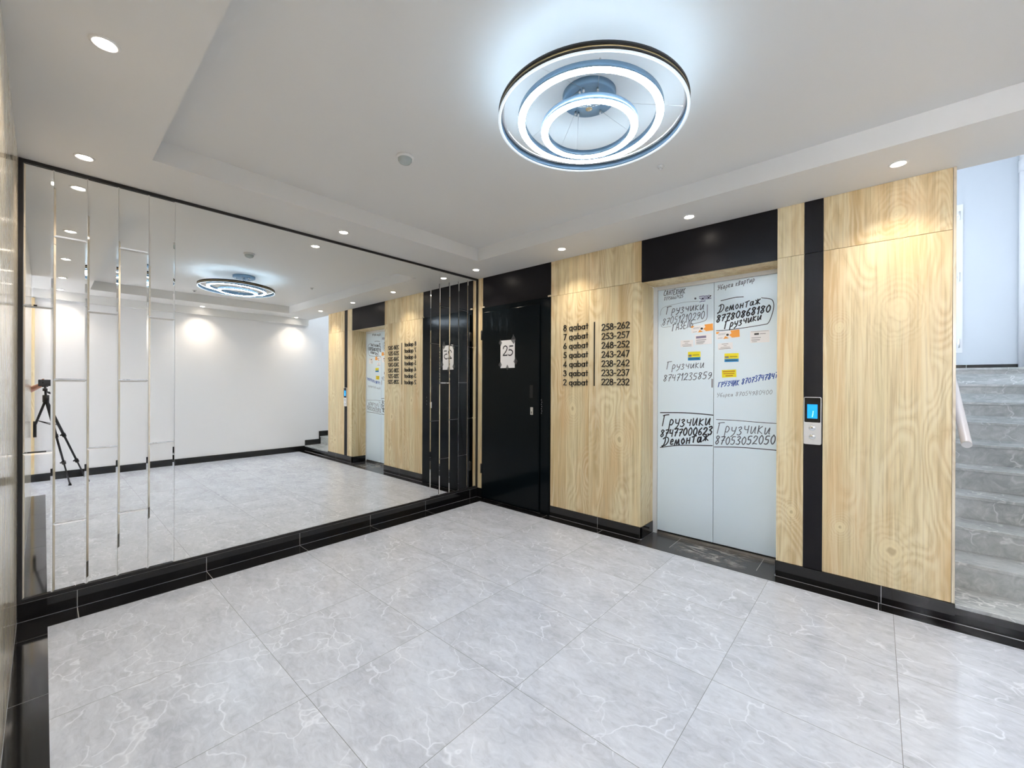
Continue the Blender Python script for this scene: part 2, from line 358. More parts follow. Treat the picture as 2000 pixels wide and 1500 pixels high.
b = B(); b.box(3.82, W-.09, -6.36, -6.35, .9, 2.3); struct('added_corridor_pane', b, 'glass')  # unseen corridor pane, made up to go with the added fill light
# baseboards of the setting
def strip_tiles(b, axis, fixed, a0, a1, step, start, size, up=False, gap=.003):
    """row of tiles along axis with joints; fixed = (lo,hi) in the other horizontal axis, size = (z0,z1)"""
    cuts = [a0]; k = start
    while k < a0+.02: k += step
    while k < a1-.02: cuts.append(k); k += step
    cuts.append(a1)
    for i in range(len(cuts)-1):
        p0 = cuts[i]+(gap/2 if i else 0); p1 = cuts[i+1]-(gap/2 if i < len(cuts)-2 else 0)
        b.mi = 0
        if axis == 0: b.box(p0, p1, *fixed, *size)
        else: b.box(*fixed, p0, p1, *size)
    b.mi = 1
    e = .0008
    if axis == 0: b.box(a0, a1, fixed[0]+e, fixed[1]-e, size[0], size[1]-e)
    else: b.box(fixed[0]+e, fixed[1]-e, a0, a1, size[0], size[1]-e)
b = B(); strip_tiles(b, 1, (-.002, .005), -L+.001, -.0, .6125, -2.563-.6125, (.004, .099)); b.mi = 1; b.box(-.002, .004, -L+.001, 0, .099, .1025)
struct('baseboard_left', b, ['black_tile', 'grout'])
b = B(); strip_tiles(b, 0, (-.007, .018), .006, .088, 3, 9, (.002, .105)); struct('baseboard_corner', b, ['black_tile', 'grout'])
b = B(); strip_tiles(b, 0, (-.007, .018), x1+.002, x2, .6125, 1.57, (.004, .101)); struct('baseboard_middle', b, ['black_tile', 'grout'])
b = B(); strip_tiles(b, 1, (x2-.02, x2+.007), .018, .249, 3, 9, (.004, .101)); strip_tiles(b, 1, (x3-.007, x3+.02), .018, .249, 3, 9, (.004, .101)); struct('baseboard_recess', b, ['black_tile', 'grout'])
b = B(); strip_tiles(b, 0, (-.007, .018), x3, x4, .6125, 3.474, (.004, .104)); struct('baseboard_back', b, ['black_tile', 'grout'])
# stepped skirting on the white wall
zz = .10; b = B(); b.box(W-.012, W, -6.3, 0, 0, zz)
b.prism([(0, 0), (0, Z0+zz), (ROW0-.012-.02, Z0+zz), (ROW0-.012-.02, Z0+RISE+zz), (ROW0+RUN-.03, Z0+RISE+zz), (ROW0+RUN-.03, Z0+2*RISE+zz), (ROW0+2*RUN-.03, Z0+2*RISE+zz), (ROW0+2*RUN-.03, Z0+3*RISE+zz), (ROW0+3*RUN-.03, Z0+3*RISE+zz), (ROW0+3*RUN-.03, Z0+2*RISE), (ROW0, 0)], 0, W-.012, W)
struct('baseboard_right', b, 'black_tile')
b = B(); b.box(x4, W, YB-.012, YB, ZL, ZL+.075); b.mi = 1; b.box(4.215, 4.219, YB-.0125, YB-.01, ZL, ZL+.075); struct('baseboard_landing', b, ['black_tile', 'grout'])
# black border of the floor
b = B(); strip_tiles(b, 1, (.007, .165), -L+.11, -.11, .6125, -2.563-.6125, (-.01, .0012)); struct('trim_1', b, ['black_tile', 'grout'])
b = B(); strip_tiles(b, 0, (-.11, -.009), .007, W, .6125, .40, (-.01, .0012)); b.mi = 1; b.box(.007, x2, -.0088, -.0062, -.01, .0016); b.box(x3, W, -.0088, -.0062, -.01, .0016); struct('trim_2', b, ['black_tile', 'grout'])
b = B(); strip_tiles(b, 0, (-L+.001, -L+.11), .007, 3.74, .6125, .26, (-.01, .0012)); struct('trim_3', b, ['black_tile', 'grout'])
b = B(); b.mi = 0
for (p0, p1) in ((x2+.008, 2.215), (2.218, 2.822), (2.825, x3-.008)): b.box(p0, p1, -.1105, .246, -.01, .0016)
b.mi = 1; b.box(x2+.008, x3-.008, -.11, .246, -.01, .0008); struct('trim_4', b, ['dark_stone', 'grout'])

# ---------------------------------------------------------------- cladding of the lift wall
def panel(x0, x1_, z0, z1, m, label, group=None, y0=0., y1=.018):
    g = .0012
    b = B(); b.box(x0+g, x1_-g, y0, y1, z0+g, z1-g, .0008); return mk('wall_panel', b, m, label=label, cat='wall panel', group=group)
panel(.0105, .086, .105, H, 'wood', 'narrow oak strip between the mirror corner and the black door')
panel(.088, x1, 2.157, H, 'black_lam', 'satin black panel above the black steel door')
ZS = 2.158
panel(x1, 1.470, ZS, H, 'wood', 'upper oak panel just right of the black panel above the black door')
panel(1.470, x2, ZS, H, 'wood', 'upper oak panel touching the black panel over the lift')
panel(x1, 1.470, .101, ZS, 'wood', 'tall oak panel carrying the floor names of the directory')
panel(1.470, x2, .101, ZS, 'wood', 'tall oak panel carrying the flat numbers of the directory')
panel(x2, x3, 2.150, H, 'black_lam', 'wide satin black panel over the lift doorway')
panel(x3, 3.090, .104, ZS, 'wood', 'narrow tall oak panel between the lift and the black strip')
panel(x3, 3.090, ZS, H, 'wood', 'small oak panel at ceiling between lift head and black strip')
panel(3.090, 3.190, .104, ZS, 'black_lam', 'tall black strip that carries the lift call panel')
panel(3.090, 3.190, ZS, H, 'black_lam', 'short black strip at the ceiling above the call panel strip')
panel(3.190, 3.762, .104, ZS, 'wood', 'widest tall oak panel beside the stairs')
panel(3.190, 3.762, ZS, H, 'wood', 'widest upper oak panel at the ceiling beside the stairs')
b = B(); b.box(3.7625, x4, -.001, .29, .105, H, .001); mk('edge_trim', b, 'wood_gloss', label='pale edge strip closing the oak wall at the stairs', cat='trim')
# linings of the lift recess
b = B(); b.box(x2-.018, x2, .0185, .249, .101, 2.149); mk('recess_lining', b, 'wood', label='oak lining on the left side of the lift recess', cat='wall panel')
b = B(); b.box(x3, x3+.018, .0185, .249, .101, 2.149); mk('recess_lining', b, 'wood', label='oak lining on the right side of the lift recess', cat='wall panel')
b = B(); b.box(x2+.001, x3-.001, .0185, .249, 2.150, 2.166); mk('recess_lining', b, 'wood', label='oak soffit over the lift doors', cat='wall panel')
# wood wall beside the camera
for i, (p0, p1) in enumerate(((.012, 1.25), (1.25, 2.5), (2.5, 3.738))):
    wd = ('panel beside the mirror', 'middle panel of the near wall', 'panel ending at the corridor corner')[i]
    b = B(); b.box(p0+.0012, p1-.0012, -L-.012, -L, .002, 2.149, .0008); mk('wall_panel', b, 'wood_gloss', label='tall glossy pale oak '+wd, cat='wall panel')
    b = B(); b.box(p0+.0012, p1-.0012, -L-.012, -L, 2.151, H-.001, .0008); mk('wall_panel', b, 'wood_gloss', label='short glossy pale oak '+wd+', at the ceiling', cat='wall panel')
b = B(); b.box(W-.02, W, -3.46, -3.385, .102, 2.38); struct('trim_5', b, 'wood')

# ---------------------------------------------------------------- mirror wall
ZM0, ZM1, YM0, YM1 = .1225, 2.480, -3.383, -.022
fr = thing('mirror_border', (0, -1.7, .1), 'thin black frame around the whole mirror wall', 'frame')
for nm, q_ in (('left_bar', (-.002, .010, -L+.001, YM0, .103, H-.001)), ('right_bar', (-.002, .010, YM1, -.001, .103, H-.001)),
              ('top_bar', (-.002, .010, YM0, YM1, ZM1, H-.001)), ('bottom_bar', (-.002, .010, YM0, YM1, .103, ZM0))):
    b = B(); b.box(*q_); mk('frame_bar', b, 'black_frame', fr)
def mirror_tile(y0, y1, z0, z1, label, tilt=(0, 0), bev=.0085):
    g = .0006; y0 += g; y1 -= g; z0 += g; z1 -= g; cy, cz = (y0+y1)/2, (z0+z1)/2
    xe, xf = .0030, .0046
    def P(y, z, x): return Vector((x+(y-cy)*tilt[0]+(z-cz)*tilt[1], y, z))
    o_ = [(y0, z0), (y1, z0), (y1, z1), (y0, z1)]; i_ = [(y0+bev, z0+bev), (y1-bev, z0+bev), (y1-bev, z1-bev), (y0+bev, z1-bev)]
    b = B(); bm = b.bm
    vb = [bm.verts.new(Vector((-.0015, y, z))) for y, z in o_]; vo = [bm.verts.new(P(y, z, xe)) for y, z in o_]; vi = [bm.verts.new(P(y, z, xf)) for y, z in i_]
    bm.faces.new(vi)
    for k in range(4):
        k2 = (k+1) % 4; bm.faces.new((vo[k], vo[k2], vi[k2], vi[k])); bm.faces.new((vb[k], vb[k2], vo[k2], vo[k]))
    bmesh.ops.recalc_face_normals(bm, faces=bm.faces)
    return mk('mirror_tile', b, 'mirror', label=label, cat='mirror tile', group='narrow bevelled mirror tiles flanking the large mirror')
ordn = ['first', 'second', 'third', 'fourth', 'fifth']
levels = {3: ['bottom tile', 'middle tile', 'top tile'], 4: ['bottom tile', 'second tile up', 'third tile up', 'top tile']}
ycol = [YM0, -3.272, -3.140, -3.008, -2.869, -2.739]
ycr = [-.674, -.554, -.422, -.292, -.158, YM1]
tilts = {(0, 0, 0): (0, .002), (0, 1, 1): (.0000, .0008)}
for side, yc in enumerate((ycol, ycr)):
    for c_ in range(5):
        zs = [ZM0, .908, 1.710, ZM1] if c_ % 2 == 0 else [ZM0, .502, 1.308, 2.110, ZM1]
        for k in range(len(zs)-1):
            where = ('narrow mirrors by the near wood wall, ' if side == 0 else 'narrow mirrors by the black door, ')
            rr = random.Random(side*100+c_*10+k)
            t = (rr.uniform(-.0012, .0012), rr.uniform(-.0008, .0008)) if side == 0 else (rr.uniform(-.0006, .0006), rr.uniform(-.0004, .0004))
            if side == 0 and c_ == 0: t = (0., .0005*(k-1))
            mirror_tile(yc[c_], yc[c_+1], zs[k], zs[k+1], where+ordn[c_]+' column, '+levels[len(zs)-1][k], t)
b = B(); b.box(-.0015, .0044, -2.7385, -.6745, ZM0+.0004, ZM1-.0004); mk('mirror', b, 'mirror', label='large plain mirror sheet filling the middle of the left wall', cat='mirror')

# ---------------------------------------------------------------- stroke lettering
def spline(pts, n=5):
    if len(pts) < 3: return [tuple(p) for p in pts]
    P = [pts[0]]+list(pts)+[pts[-1]]; out = []
    for i in range(1, len(P)-2):
        p0, p1, p2, p3 = P[i-1], P[i], P[i+1], P[i+2]
        for k in range(n):
            t = k/n; out.append(tuple(.5*((2*p1[j])+(-p0[j]+p2[j])*t+(2*p0[j]-5*p1[j]+4*p2[j]-p3[j])*t*t+(-p0[j]+3*p1[j]-3*p2[j]+p3[j])*t**3) for j in (0, 1)))
    out.append(tuple(pts[-1])); return out
def ribbon(b, pts, wd, y, depth):
    """flat stroke on a wall facing -y: front face at y-depth, sides back to y"""
    V = [Vector((p[0], p[1])) for p in pts]
    V = [v for i, v in enumerate(V) if i == 0 or (v-V[i-1]).length > 1e-5]
    n = len(V)
    if n < 2: return
    closed = (V[0]-V[-1]).length < 1e-4 and n > 3
    if closed: V = V[:-1]; n -= 1
    Lf, Rt = [], []
    for i in range(n):
        if closed: a, c = V[i-1], V[(i+1) % n]; d0 = (V[i]-a).normalized(); d1 = (c-V[i]).normalized()
        else:
            d0 = (V[i]-V[i-1]).normalized() if i else (V[1]-V[0]).normalized(); d1 = (V[i+1]-V[i]).normalized() if i < n-1 else d0
        t = (d0+d1); t = t.normalized() if t.length > .2 else d1
        nn = Vector((-t.y, t.x)); s = wd/2/max(.5, nn.dot(Vector((-d1.y, d1.x))))
        q = V[i]
        if not closed and i == 0: q = q-t*wd*.3
        if not closed and i == n-1: q = q+t*wd*.3
        Lf.append(q+nn*s); Rt.append(q-nn*s)
    bm = b.bm
    fl = [bm.verts.new((p.x, y-depth, p.y)) for p in Lf]; fr_ = [bm.verts.new((p.x, y-depth, p.y)) for p in Rt]
    bl = [bm.verts.new((p.x, y, p.y)) for p in Lf]; br = [bm.verts.new((p.x, y, p.y)) for p in Rt]
    rg = range(n) if closed else range(n-1)
    for i in rg:
        j = (i+1) % n
        for vs in ((fl[i], fl[j], fr_[j], fr_[i]), (bl[i], bl[j], fl[j], fl[i]), (fr_[i], fr_[j], br[j], br[i])):
            f = bm.faces.new(vs); f.material_index = b.mi
    if not closed:
        for i in (0, n-1): f = bm.faces.new((fl[i], fr_[i], br[i], bl[i])); f.material_index = b.mi
def arc(cx, cy, rx, ry, a0, a1, n=14): return [(cx+rx*math.cos(math.radians(a0+(a1-a0)*k/n)), cy+ry*math.sin(math.radians(a0+(a1-a0)*k/n))) for k in range(n+1)]
# geometric letters of the directory, (width, strokes), cap height 1, already smooth
GEO = {
 '2': (.56, [arc(.28, .72, .24, .24, 165, -35)+[(.06, .04), (.54, .04)]]),
 '3': (.54, [arc(.27, .74, .20, .21, 160, -90), arc(.27, .28, .25, .25, 90, -160)]),
 '4': (.60, [[(.44, 0), (.44, .96), (.04, .24), (.58, .24)]]),
 '5': (.56, [[(.50, .95), (.20, .95), (.13, .54)]+arc(.26, .31, .26, .27, 120, -145)]),
 '6': (.56, [arc(.28, .30, .24, .26, 0, 360, 22), [(.36, .97), (.09, .45)]]),
 '7': (.54, [[(.06, .94), (.50, .94), (.16, 0)]]),
 '8': (.56, [arc(.28, .75, .19, .20, 0, 360, 20), arc(.28, .28, .24, .26, 0, 360, 22)]),
 '-': (.40, [[(.06, .38), (.32, .38)]]), ' ': (.30, []),
 'q': (.64, [arc(.29, .30, .24, .28, 0, 360, 22), [(.55, .62), (.55, -.26)]]),
 'a': (.64, [arc(.29, .30, .24, .28, 0, 360, 22), [(.55, .62), (.55, .0)]]),
 'b': (.64, [arc(.33, .30, .24, .28, 0, 360, 22), [(.07, 1.), (.07, .0)]]),
 't': (.36, [[(.18, .9), (.18, .0)], [(.02, .58), (.34, .58)]])}
def geo_text(b, s, xa, xb, zc, h, wd, y, depth):
    tot = sum(GEO[c][0]+.10 for c in s)-.10; sx = (xb-xa)/tot; x = xa
    for c in s:
        for st_ in GEO[c][1]: ribbon(b, [(x+p[0]*sx, zc-h/2+p[1]*h) for p in st_], wd, y, depth)
        x += (GEO[c][0]+.10)*sx
sign = thing('floor_directory', (1.53, 0, 1.58), 'black raised lettering listing floors and flat numbers on oak panels', 'sign')
rows = [('8 qabat', '258-262'), ('7 qabat', '253-257'), ('6 qabat', '248-252'), ('5 qabat', '243-247'), ('4 qabat', '238-242'), ('3 qabat', '233-237'), ('2 qabat', '228-232')]
for i, (a_, c_) in enumerate(rows):
    b = B(); geo_text(b, a_, 1.192, 1.462, 1.834-i*.0865, .056, .0082, 0, .005); mk('floor_name', b, 'letter', sign)
    b = B(); geo_text(b, c_, 1.603, 1.867, 1.806-i*.0812, .056, .0082, 0, .005); mk('flat_numbers', b, 'letter', sign)
b = B(); b.box(1.524, 1.533, -.006, 0, 1.282, 1.862); mk('divider_line', b, 'letter', sign)

# ---------------------------------------------------------------- black door
d1 = thing('door_1', (.56, 0, 0), None, None, kind='structure')
b = B(); b.box(.088, .112, -.012, .06, 0, 2.155, .002); b.box(.925, 1.036, -.012, .06, 0, 2.155, .002); b.box(.112, .925, -.012, .06, 2.085, 2.155, .002); b.box(.112, .925, -.005, .06, 0, .03)
mk('door_frame', b, 'black_steel', d1)
b = B(); b.box(.108, .918, -.030, .02, .018, 2.098, .003); mk('door_leaf', b, 'black_steel', d1)
for z in (1.84, .34):
    b = B(); b.tube([(.100, -.034, z-.05), (.100, -.034, z+.05)], .009); b.tube([(.100, -.034, z+.05), (.100, -.034, z+.058)], .005); b.box(.090, .108, -.030, -.012, z-.05, z+.05); mk('hinge', b, 'black', d1)
for (hx, hz) in ((.099, .392), ):
    b = B(); b.lathe([(0, 0), (.004, 0), (.004, .004), (0, .004)], (hx, -.034, hz)); mk('hinge_pin', b, 'steel', d1)
b = B(); b.box(.800, .842, -.0315, -.029, 1.155, 1.285, .001); mk('handle_recess', b, 'dark_gap', d1)
kp = B(); kp.lathe([(0, .006), (.016, .005), (.019, 0)], (0, 0, 0), 24)
b = B(); t = bmesh.new(); bmesh.ops.create_cube(t, size=1)
b.box(.812, .846, -.036, -.030, .985, 1.062, .004)
b.tube([(.829, -.036, 1.045), (.829, -.042, 1.045)], .010, 16); lk = mk('lock_plate', b, 'steel', d1); t.free(); kp.bm.free()
b = B(); b.tube([(.829, -.0365, 1.012), (.829, -.0372, 1.012)], .006, 12); b.box(.8265, .8315, -.0372, -.036, .992, 1.012); mk('keyhole', b, 'dark_gap', lk)
b = B()
for k in range(7): b.box(.934+(k % 2)*.006, .938+(k % 2)*.006, -.0128, -.012, 1.0+k*.022, 1.012+k*.022)
mk('scratch_marks', b, 'greyp', d1)
for xx in (.101, 1.028):
    b = B(); b.box(xx-.016, xx+.016, -.016, -.004, 2.156, 2.172, .001); mk('wedge', b, 'wood_gloss', label='small pale wooden wedge on the '+('left' if xx < .5 else 'right')+' end of the black door frame', cat='wedge')
# paper with 25
pg = thing('paper_notice', (.5, -.031, 1.6), 'white paper sheet reading 25 taped to the black door', 'notice')
px0, px1, pz0, pz1 = .392, .596, 1.467, 1.764
b = B(); b.box(px0, px1, -.0312, -.030, pz0, pz1); mk('sheet', b, 'paper', pg)
b = B(); ink = lambda pts, wd: ribbon(b, pts, wd, -.0312, .0004)
X, Z, S = .452, 1.640, .062
def two(x, z, s, sy):
    ink([(x+p[0]*s, z+p[1]*sy) for p in spline([(.06, .72), (.12, .90), (.30, 1.0), (.48, .90), (.50, .70), (.36, .42), (.05, .05)], 6)], .012)
    ink([(x+.05*s, z+.045*sy), (x+.52*s, z+.045*sy)], .014); ink([(x+.50*s, z+.03*sy), (x+.58*s, z+.2*sy)], .003)
def five(x, z, s, sy):
    ink([(x+.18*s, z+.95*sy), (x+.54*s, z+.95*sy)], .014); ink([(x+.19*s, z+.96*sy), (x+.10*s, z+.55*sy)], .003)
    ink([(x+p[0]*s, z+p[1]*sy) for p in spline([(.10, .55), (.28, .58), (.48, .44), (.50, .22), (.34, .04), (.14, .02), (.04, .08)], 6)], .013)
two(.424, 1.598, .125, .105); five(.502, 1.598, .125, .105); mk('printed_number', b, 'ink', pg)
for (cx, cz, r_) in ((px1-.02, pz1-.008, .05), (px0-.002, pz1-.03, .035), (px1+.012, pz0+.06, .040), (px0-.004, pz0+.03, .035), (px0+.10, pz0-.002, .03)):
    b = B(); b.prism([(cx, cz+r_*1.3), (cx+r_*.7, cz+r_*.15), (cx+r_*.1, cz-r_*.8), (cx-r_*.7, cz+r_*.1)], 1, -.0318, -.0313); mk('tape', b, 'tape', pg)

# ---------------------------------------------------------------- lift doors
d2 = thing('door_2', (2.46, .25, 0), None, None, kind='structure')
DY = .250
b = B(); b.box(x2+.002, 2.012, DY-.010, DY+.03, .001, 2.149, .002); b.box(2.925, x3-.002, DY-.010, DY+.03, .001, 2.149, .002); b.box(2.012, 2.925, DY-.010, DY+.03, 2.118, 2.149, .002)
mk('door_frame', b, 'white_frame', d2)
b = B(); b.box(2.014, 2.4672, DY, DY+.025, .032, 2.116, .0015); dl = mk('door_panel', b, 'lift', d2, label='left lift door leaf covered in marker writing')
b = B(); b.box(2.4702, 2.923, DY, DY+.025, .032, 2.116, .0015); dr = mk('door_panel', b, 'lift', d2, label='right lift door leaf covered in marker writing')
b = B(); b.box(2.012, 2.926, DY+.010, DY+.03, .02, 2.12); mk('door_gap', b, 'dark_gap', d2)
b = B(); b.box(x2+.009, x3-.009, DY-.003, DY+.03, .0, .020); mk('sill', b, 'steel', d2)
# handwriting, cap height 1
HW = {
'0': (.6, [[(.3, 1), (.08, .7), (.08, .3), (.3, 0), (.52, .3), (.5, .75), (.3, 1)]]),
'1': (.35, [[(.05, .7), (.25, 1), (.22, 0)]]),
'2': (.6, [[(.06, .75), (.25, 1), (.5, .85), (.4, .5), (.05, .03), (.2, .08), (.56, .02)]]),
'3': (.55, [[(.06, .92), (.35, 1), (.45, .8), (.2, .55), (.48, .35), (.35, .02), (.02, .08)]]),
'4': (.6, [[(.1, 1), (.06, .5), (.45, .5)], [(.46, .95), (.42, 0)]]),
'5': (.6, [[(.52, 1), (.16, .97), (.12, .58), (.42, .55), (.46, .2), (.25, 0), (.02, .08)]]),
'6': (.55, [[(.42, 1), (.12, .6), (.08, .2), (.28, 0), (.48, .22), (.3, .48), (.1, .3)]]),
'7': (.55, [[(.05, .95), (.5, .98), (.3, .5), (.2, 0)], [(.15, .5), (.45, .52)]]),
'8': (.6, [[(.5, .85), (.25, 1), (.1, .8), (.3, .55), (.45, .25), (.25, 0), (.08, .2), (.3, .5), (.5, .85)]]),
'9': (.55, [[(.46, .75), (.28, .5), (.08, .7), (.2, .98), (.44, .9), (.45, .4), (.15, 0)]]),
'Г': (.62, [[(.08, 0), (.14, .98)], [(.02, .92), (.3, .98), (.62, 1.0)]]),
'Р': (.55, [[(.08, -.1), (.12, .95)], [(.05, .85), (.3, 1), (.5, .8), (.4, .52), (.12, .45)]]),
'У': (.6, [[(.05, 1), (.12, .55), (.4, .5)], [(.52, 1), (.42, .4), (.1, 0)]]),
'З': (.5, [[(.06, .92), (.32, 1), (.4, .78), (.18, .55), (.44, .32), (.3, .02), (.02, .08)]]),
'Ч': (.55, [[(.08, 1), (.1, .55), (.42, .5)], [(.46, 1), (.44, 0)]]),
'И': (.62, [[(.08, 1), (.06, .05), (.12, .05), (.48, .95), (.5, 0)]]),
'К': (.55, [[(.08, 1), (.08, 0)], [(.46, 1), (.1, .5), (.5, 0)]]),
'А': (.6, [[(.02, 0), (.28, 1), (.52, 0)], [(.1, .35), (.45, .35)]]),
'Е': (.5, [[(.45, .97), (.1, .95), (.08, .05), (.46, .02)], [(.08, .5), (.38, .5)]]),
'Л': (.55, [[(.02, 0), (.15, .1), (.22, 1), (.45, 1), (.48, 0)]]),
'Ь': (.5, [[(.08, 1), (.08, .02), (.38, .08), (.4, .4), (.1, .48)]]),
'С': (.5, [[(.46, .85), (.25, 1), (.05, .6), (.12, .1), (.46, .08)]]),
'Н': (.55, [[(.08, 1), (.08, 0)], [(.46, 1), (.46, 0)], [(.08, .5), (.46, .55)]]),
'Т': (.55, [[(.02, .96), (.52, 1)], [(.27, .98), (.25, 0)]]),
'Х': (.5, [[(.05, 1), (.45, 0)], [(.45, 1), (.04, 0)]]),
'Д': (.8, [[(.25, .95), (.28, .5), (.12, .02), (-.05, .02)], [(.0, .85), (.3, 1.02), (.62, .85), (.66, .45), (.4, .08), (.08, .04), (-.02, -.12)]]),
'р': (.5, [[(.08, -.35), (.12, .55), (.3, .62), (.44, .4), (.3, .12), (.12, .15)]]),
'у': (.5, [[(.05, .6), (.12, .25), (.38, .25)], [(.46, .62), (.36, .0), (.08, -.32)]]),
'з': (.45, [[(.06, .5), (.26, .6), (.34, .45), (.16, .3), (.36, .12), (.22, -.12), (.0, -.06)]]),
'ч': (.48, [[(.05, .6), (.1, .32), (.38, .3)], [(.42, .62), (.38, 0)]]),
'и': (.5, [[(.05, .6), (.08, .05), (.22, .05), (.42, .58), (.42, .1), (.5, .02)]]),
'к': (.48, [[(.08, .65), (.07, 0)], [(.4, .6), (.1, .3), (.44, 0)]]),
'е': (.42, [[(.06, .3), (.34, .38), (.25, .6), (.08, .45), (.1, .08), (.38, .08)]]),
'м': (.62, [[(.02, .0), (.12, .55), (.28, .05), (.44, .58), (.52, .0), (.6, .05)]]),
'о': (.45, [[(.22, .58), (.05, .35), (.2, .02), (.4, .25), (.22, .58)]]),
'н': (.5, [[(.08, .6), (.07, 0)], [(.4, .62), (.4, 0)], [(.08, .3), (.4, .34)]]),
'т': (.5, [[(.0, .62), (.48, .72)], [(.24, .66), (.22, 0)]]),
'а': (.5, [[(.36, .5), (.12, .5), (.06, .12), (.25, .02), (.4, .5), (.4, .05), (.5, .05)]]),
'ж': (.62, [[(.02, .55), (.25, .3), (.02, 0)], [(.3, .62), (.3, 0)], [(.58, .58), (.33, .3), (.6, 0)]]),
'б': (.48, [[(.45, .95), (.15, .75), (.06, .25), (.22, .0), (.4, .2), (.26, .42), (.08, .3)]]),
'в': (.45, [[(.08, .0), (.1, .85), (.3, .75), (.14, .35), (.36, .2), (.1, .02)]]),
' ': (.35, []), '.': (.2, [[(.05, .0), (.08, .04)]])}
def write(parent, s, p0, p1, h, wd, m, seed=1, y=DY):
    rr = random.Random(seed); b = B()
    p0 = Vector(p0); p1 = Vector(p1); d = (p1-p0); n = Vector((0, 1))
    tot = sum(HW[c][0]+.13 for c in s)-.13; k = d.length/tot; t = d.normalized(); x = 0.
    for c in s:
        j = rr.uniform(-.05, .05)*h; hs = 1+rr.uniform(-.08, .10)
        for st_ in HW[c][1]:
            pts = [(u*k+x+.16*v*h, v*h*hs) for u, v in spline(st_, 5)]
            ribbon(b, [((p0+t*u+n*(v+j)).x, (p0+t*u+n*(v+j)).y) for u, v in pts], wd*rr.uniform(1.05, 1.3), y, .0006)
        x += (HW[c][0]+.13)*k
    return mk('marker_writing', b, m, parent)
def line(parent, pts, wd, m, smooth=True, y=DY):
    b = B(); ribbon(b, spline(pts, 6) if smooth else pts, wd, y, .0006); return mk('marker_line', b, m, parent)
write(dl, 'САНТЕХНИК', (2.061, 2.066), (2.241, 2.064), .042, .0042, 'ink_thin', 1)
write(dl, '87756667425', (2.064, 2.024), (2.225, 2.030), .027, .0030, 'ink_thin', 2)
write(dl, 'Грузчики', (2.080, 1.905), (2.389, 1.915), .062, .0050, 'ink_thin', 3)
write(dl, '87051210290', (2.049, 1.812), (2.394, 1.838), .058, .0042, 'ink_thin', 4)
write(dl, 'ГАЗЕЛЬ', (2.133, 1.753), (2.306, 1.779), .053, .0050, 'ink_thin', 5)
write(dl, 'Грузчики', (2.086, 1.428), (2.392, 1.436), .060, .0045, 'ink_thin', 6)
write(dl, '87471235859', (2.060, 1.326), (2.450, 1.347), .056, .0048, 'ink_thin', 7)
write(dl, 'Грузчики', (2.049, .940), (2.441, .974), .088, .0075, 'ink', 8)
write(dl, '87477000623', (2.036, .842), (2.456, .900), .060, .0085, 'ink', 9)
write(dl, 'Демонтаж', (2.054, .763), (2.430, .845), .072, .0085, 'ink', 10)
line(dl, [(2.037, 1.053), (2.214, 1.061), (2.350, 1.060), (2.466, 1.054)], .0080, 'ink')
line(dl, [(2.038, .750), (2.200, .785), (2.461, .809)], .0075, 'ink')
line(dl, [(2.034, 1.9), (2.038, 1.938), (2.057, 1.963), (2.104, 1.975), (2.237, 1.988), (2.351, 1.983)], .0026, 'ink_grey')
line(dl, [(2.418, 1.945), (2.418, 1.881), (2.415, 1.838), (2.393, 1.815), (2.31, 1.801)], .0040, 'ink_thin')
line(dl, [(2.039, 1.822), (2.047, 1.799), (2.074, 1.792), (2.127, 1.795)], .0026, 'ink_grey')
write(dr, 'Уборка квартир', (2.493, 2.051), (2.752, 2.079), .038, .0036, 'ink_thin', 11)
write(dr, 'Демонтаж', (2.498, 1.870), (2.789, 1.906), .058, .0062, 'ink', 12)
write(dr, '87780868180', (2.485, 1.796), (2.856, 1.841), .050, .0078, 'ink', 13)
write(dr, 'Грузчики', (2.543, 1.740), (2.797, 1.790), .056, .0070, 'ink', 14)
line(dr, [(2.52, 1.964), (2.583, 1.973), (2.63, 1.977), (2.679, 1.974)], .0055, 'ink')
line(dr, [(2.800, 1.950), (2.859, 1.933), (2.876, 1.908), (2.878, 1.87), (2.869, 1.822), (2.846, 1.76), (2.81, 1.748), (2.663, 1.734), (2.547, 1.728), (2.487, 1.729)], .0050, 'ink')
write(dr, 'ГРУЗЧИК', (2.500, 1.278), (2.650, 1.297), .038, .0050, 'ink_blue', 15)
write(dr, '87073747847', (2.668, 1.302), (2.905, 1.352), .040, .0050, 'ink_blue', 16)
write(dr, 'Уборка 87054980400', (2.493, 1.199), (2.871, 1.231), .030, .0026, 'ink_grey', 17)
write(dr, 'Грузчики', (2.491, .912), (2.856, .936), .084, .0050, 'ink_thin', 18)
write(dr, '87053052050', (2.480, .822), (2.890, .862), .062, .0060, 'ink_thin', 19)
line(dr, [(2.490, 1.020), (2.62, 1.022), (2.76, 1.018), (2.905, 1.016)], .0042, 'ink')
line(dr, [(2.476, .800), (2.66, .816), (2.905, .820)], .0060, 'ink')
b = B(); b.box(2.452, 2.464, DY-.0012, DY, 1.275, 1.345); mk('finger_slot', b, 'greyp', dl)
b = B(); b.tube([(2.325, DY-.002, 2.008), (2.325, DY, 2.008)], .008, 16); mk('lock_hole', b, 'ink_thin', dl)
b = B(); rr = random.Random(5)
for r_, (sz, xs, xe) in enumerate(((2.018, 2.356, 2.43), (2.006, 2.356, 2.445), (1.994, 2.368, 2.440), (1.978, 2.358, 2.405))):
    x = xs
    while x < xe: 
        w_ = rr.uniform(.004, .011); ribbon(b, [(x, sz+rr.uniform(-.002, .002)), (x+w_, sz+rr.uniform(-.002, .003))], .0058, DY, .0006); x += w_+.004
mk('stamped_text', b, 'ink_violet', dl)
b = B()
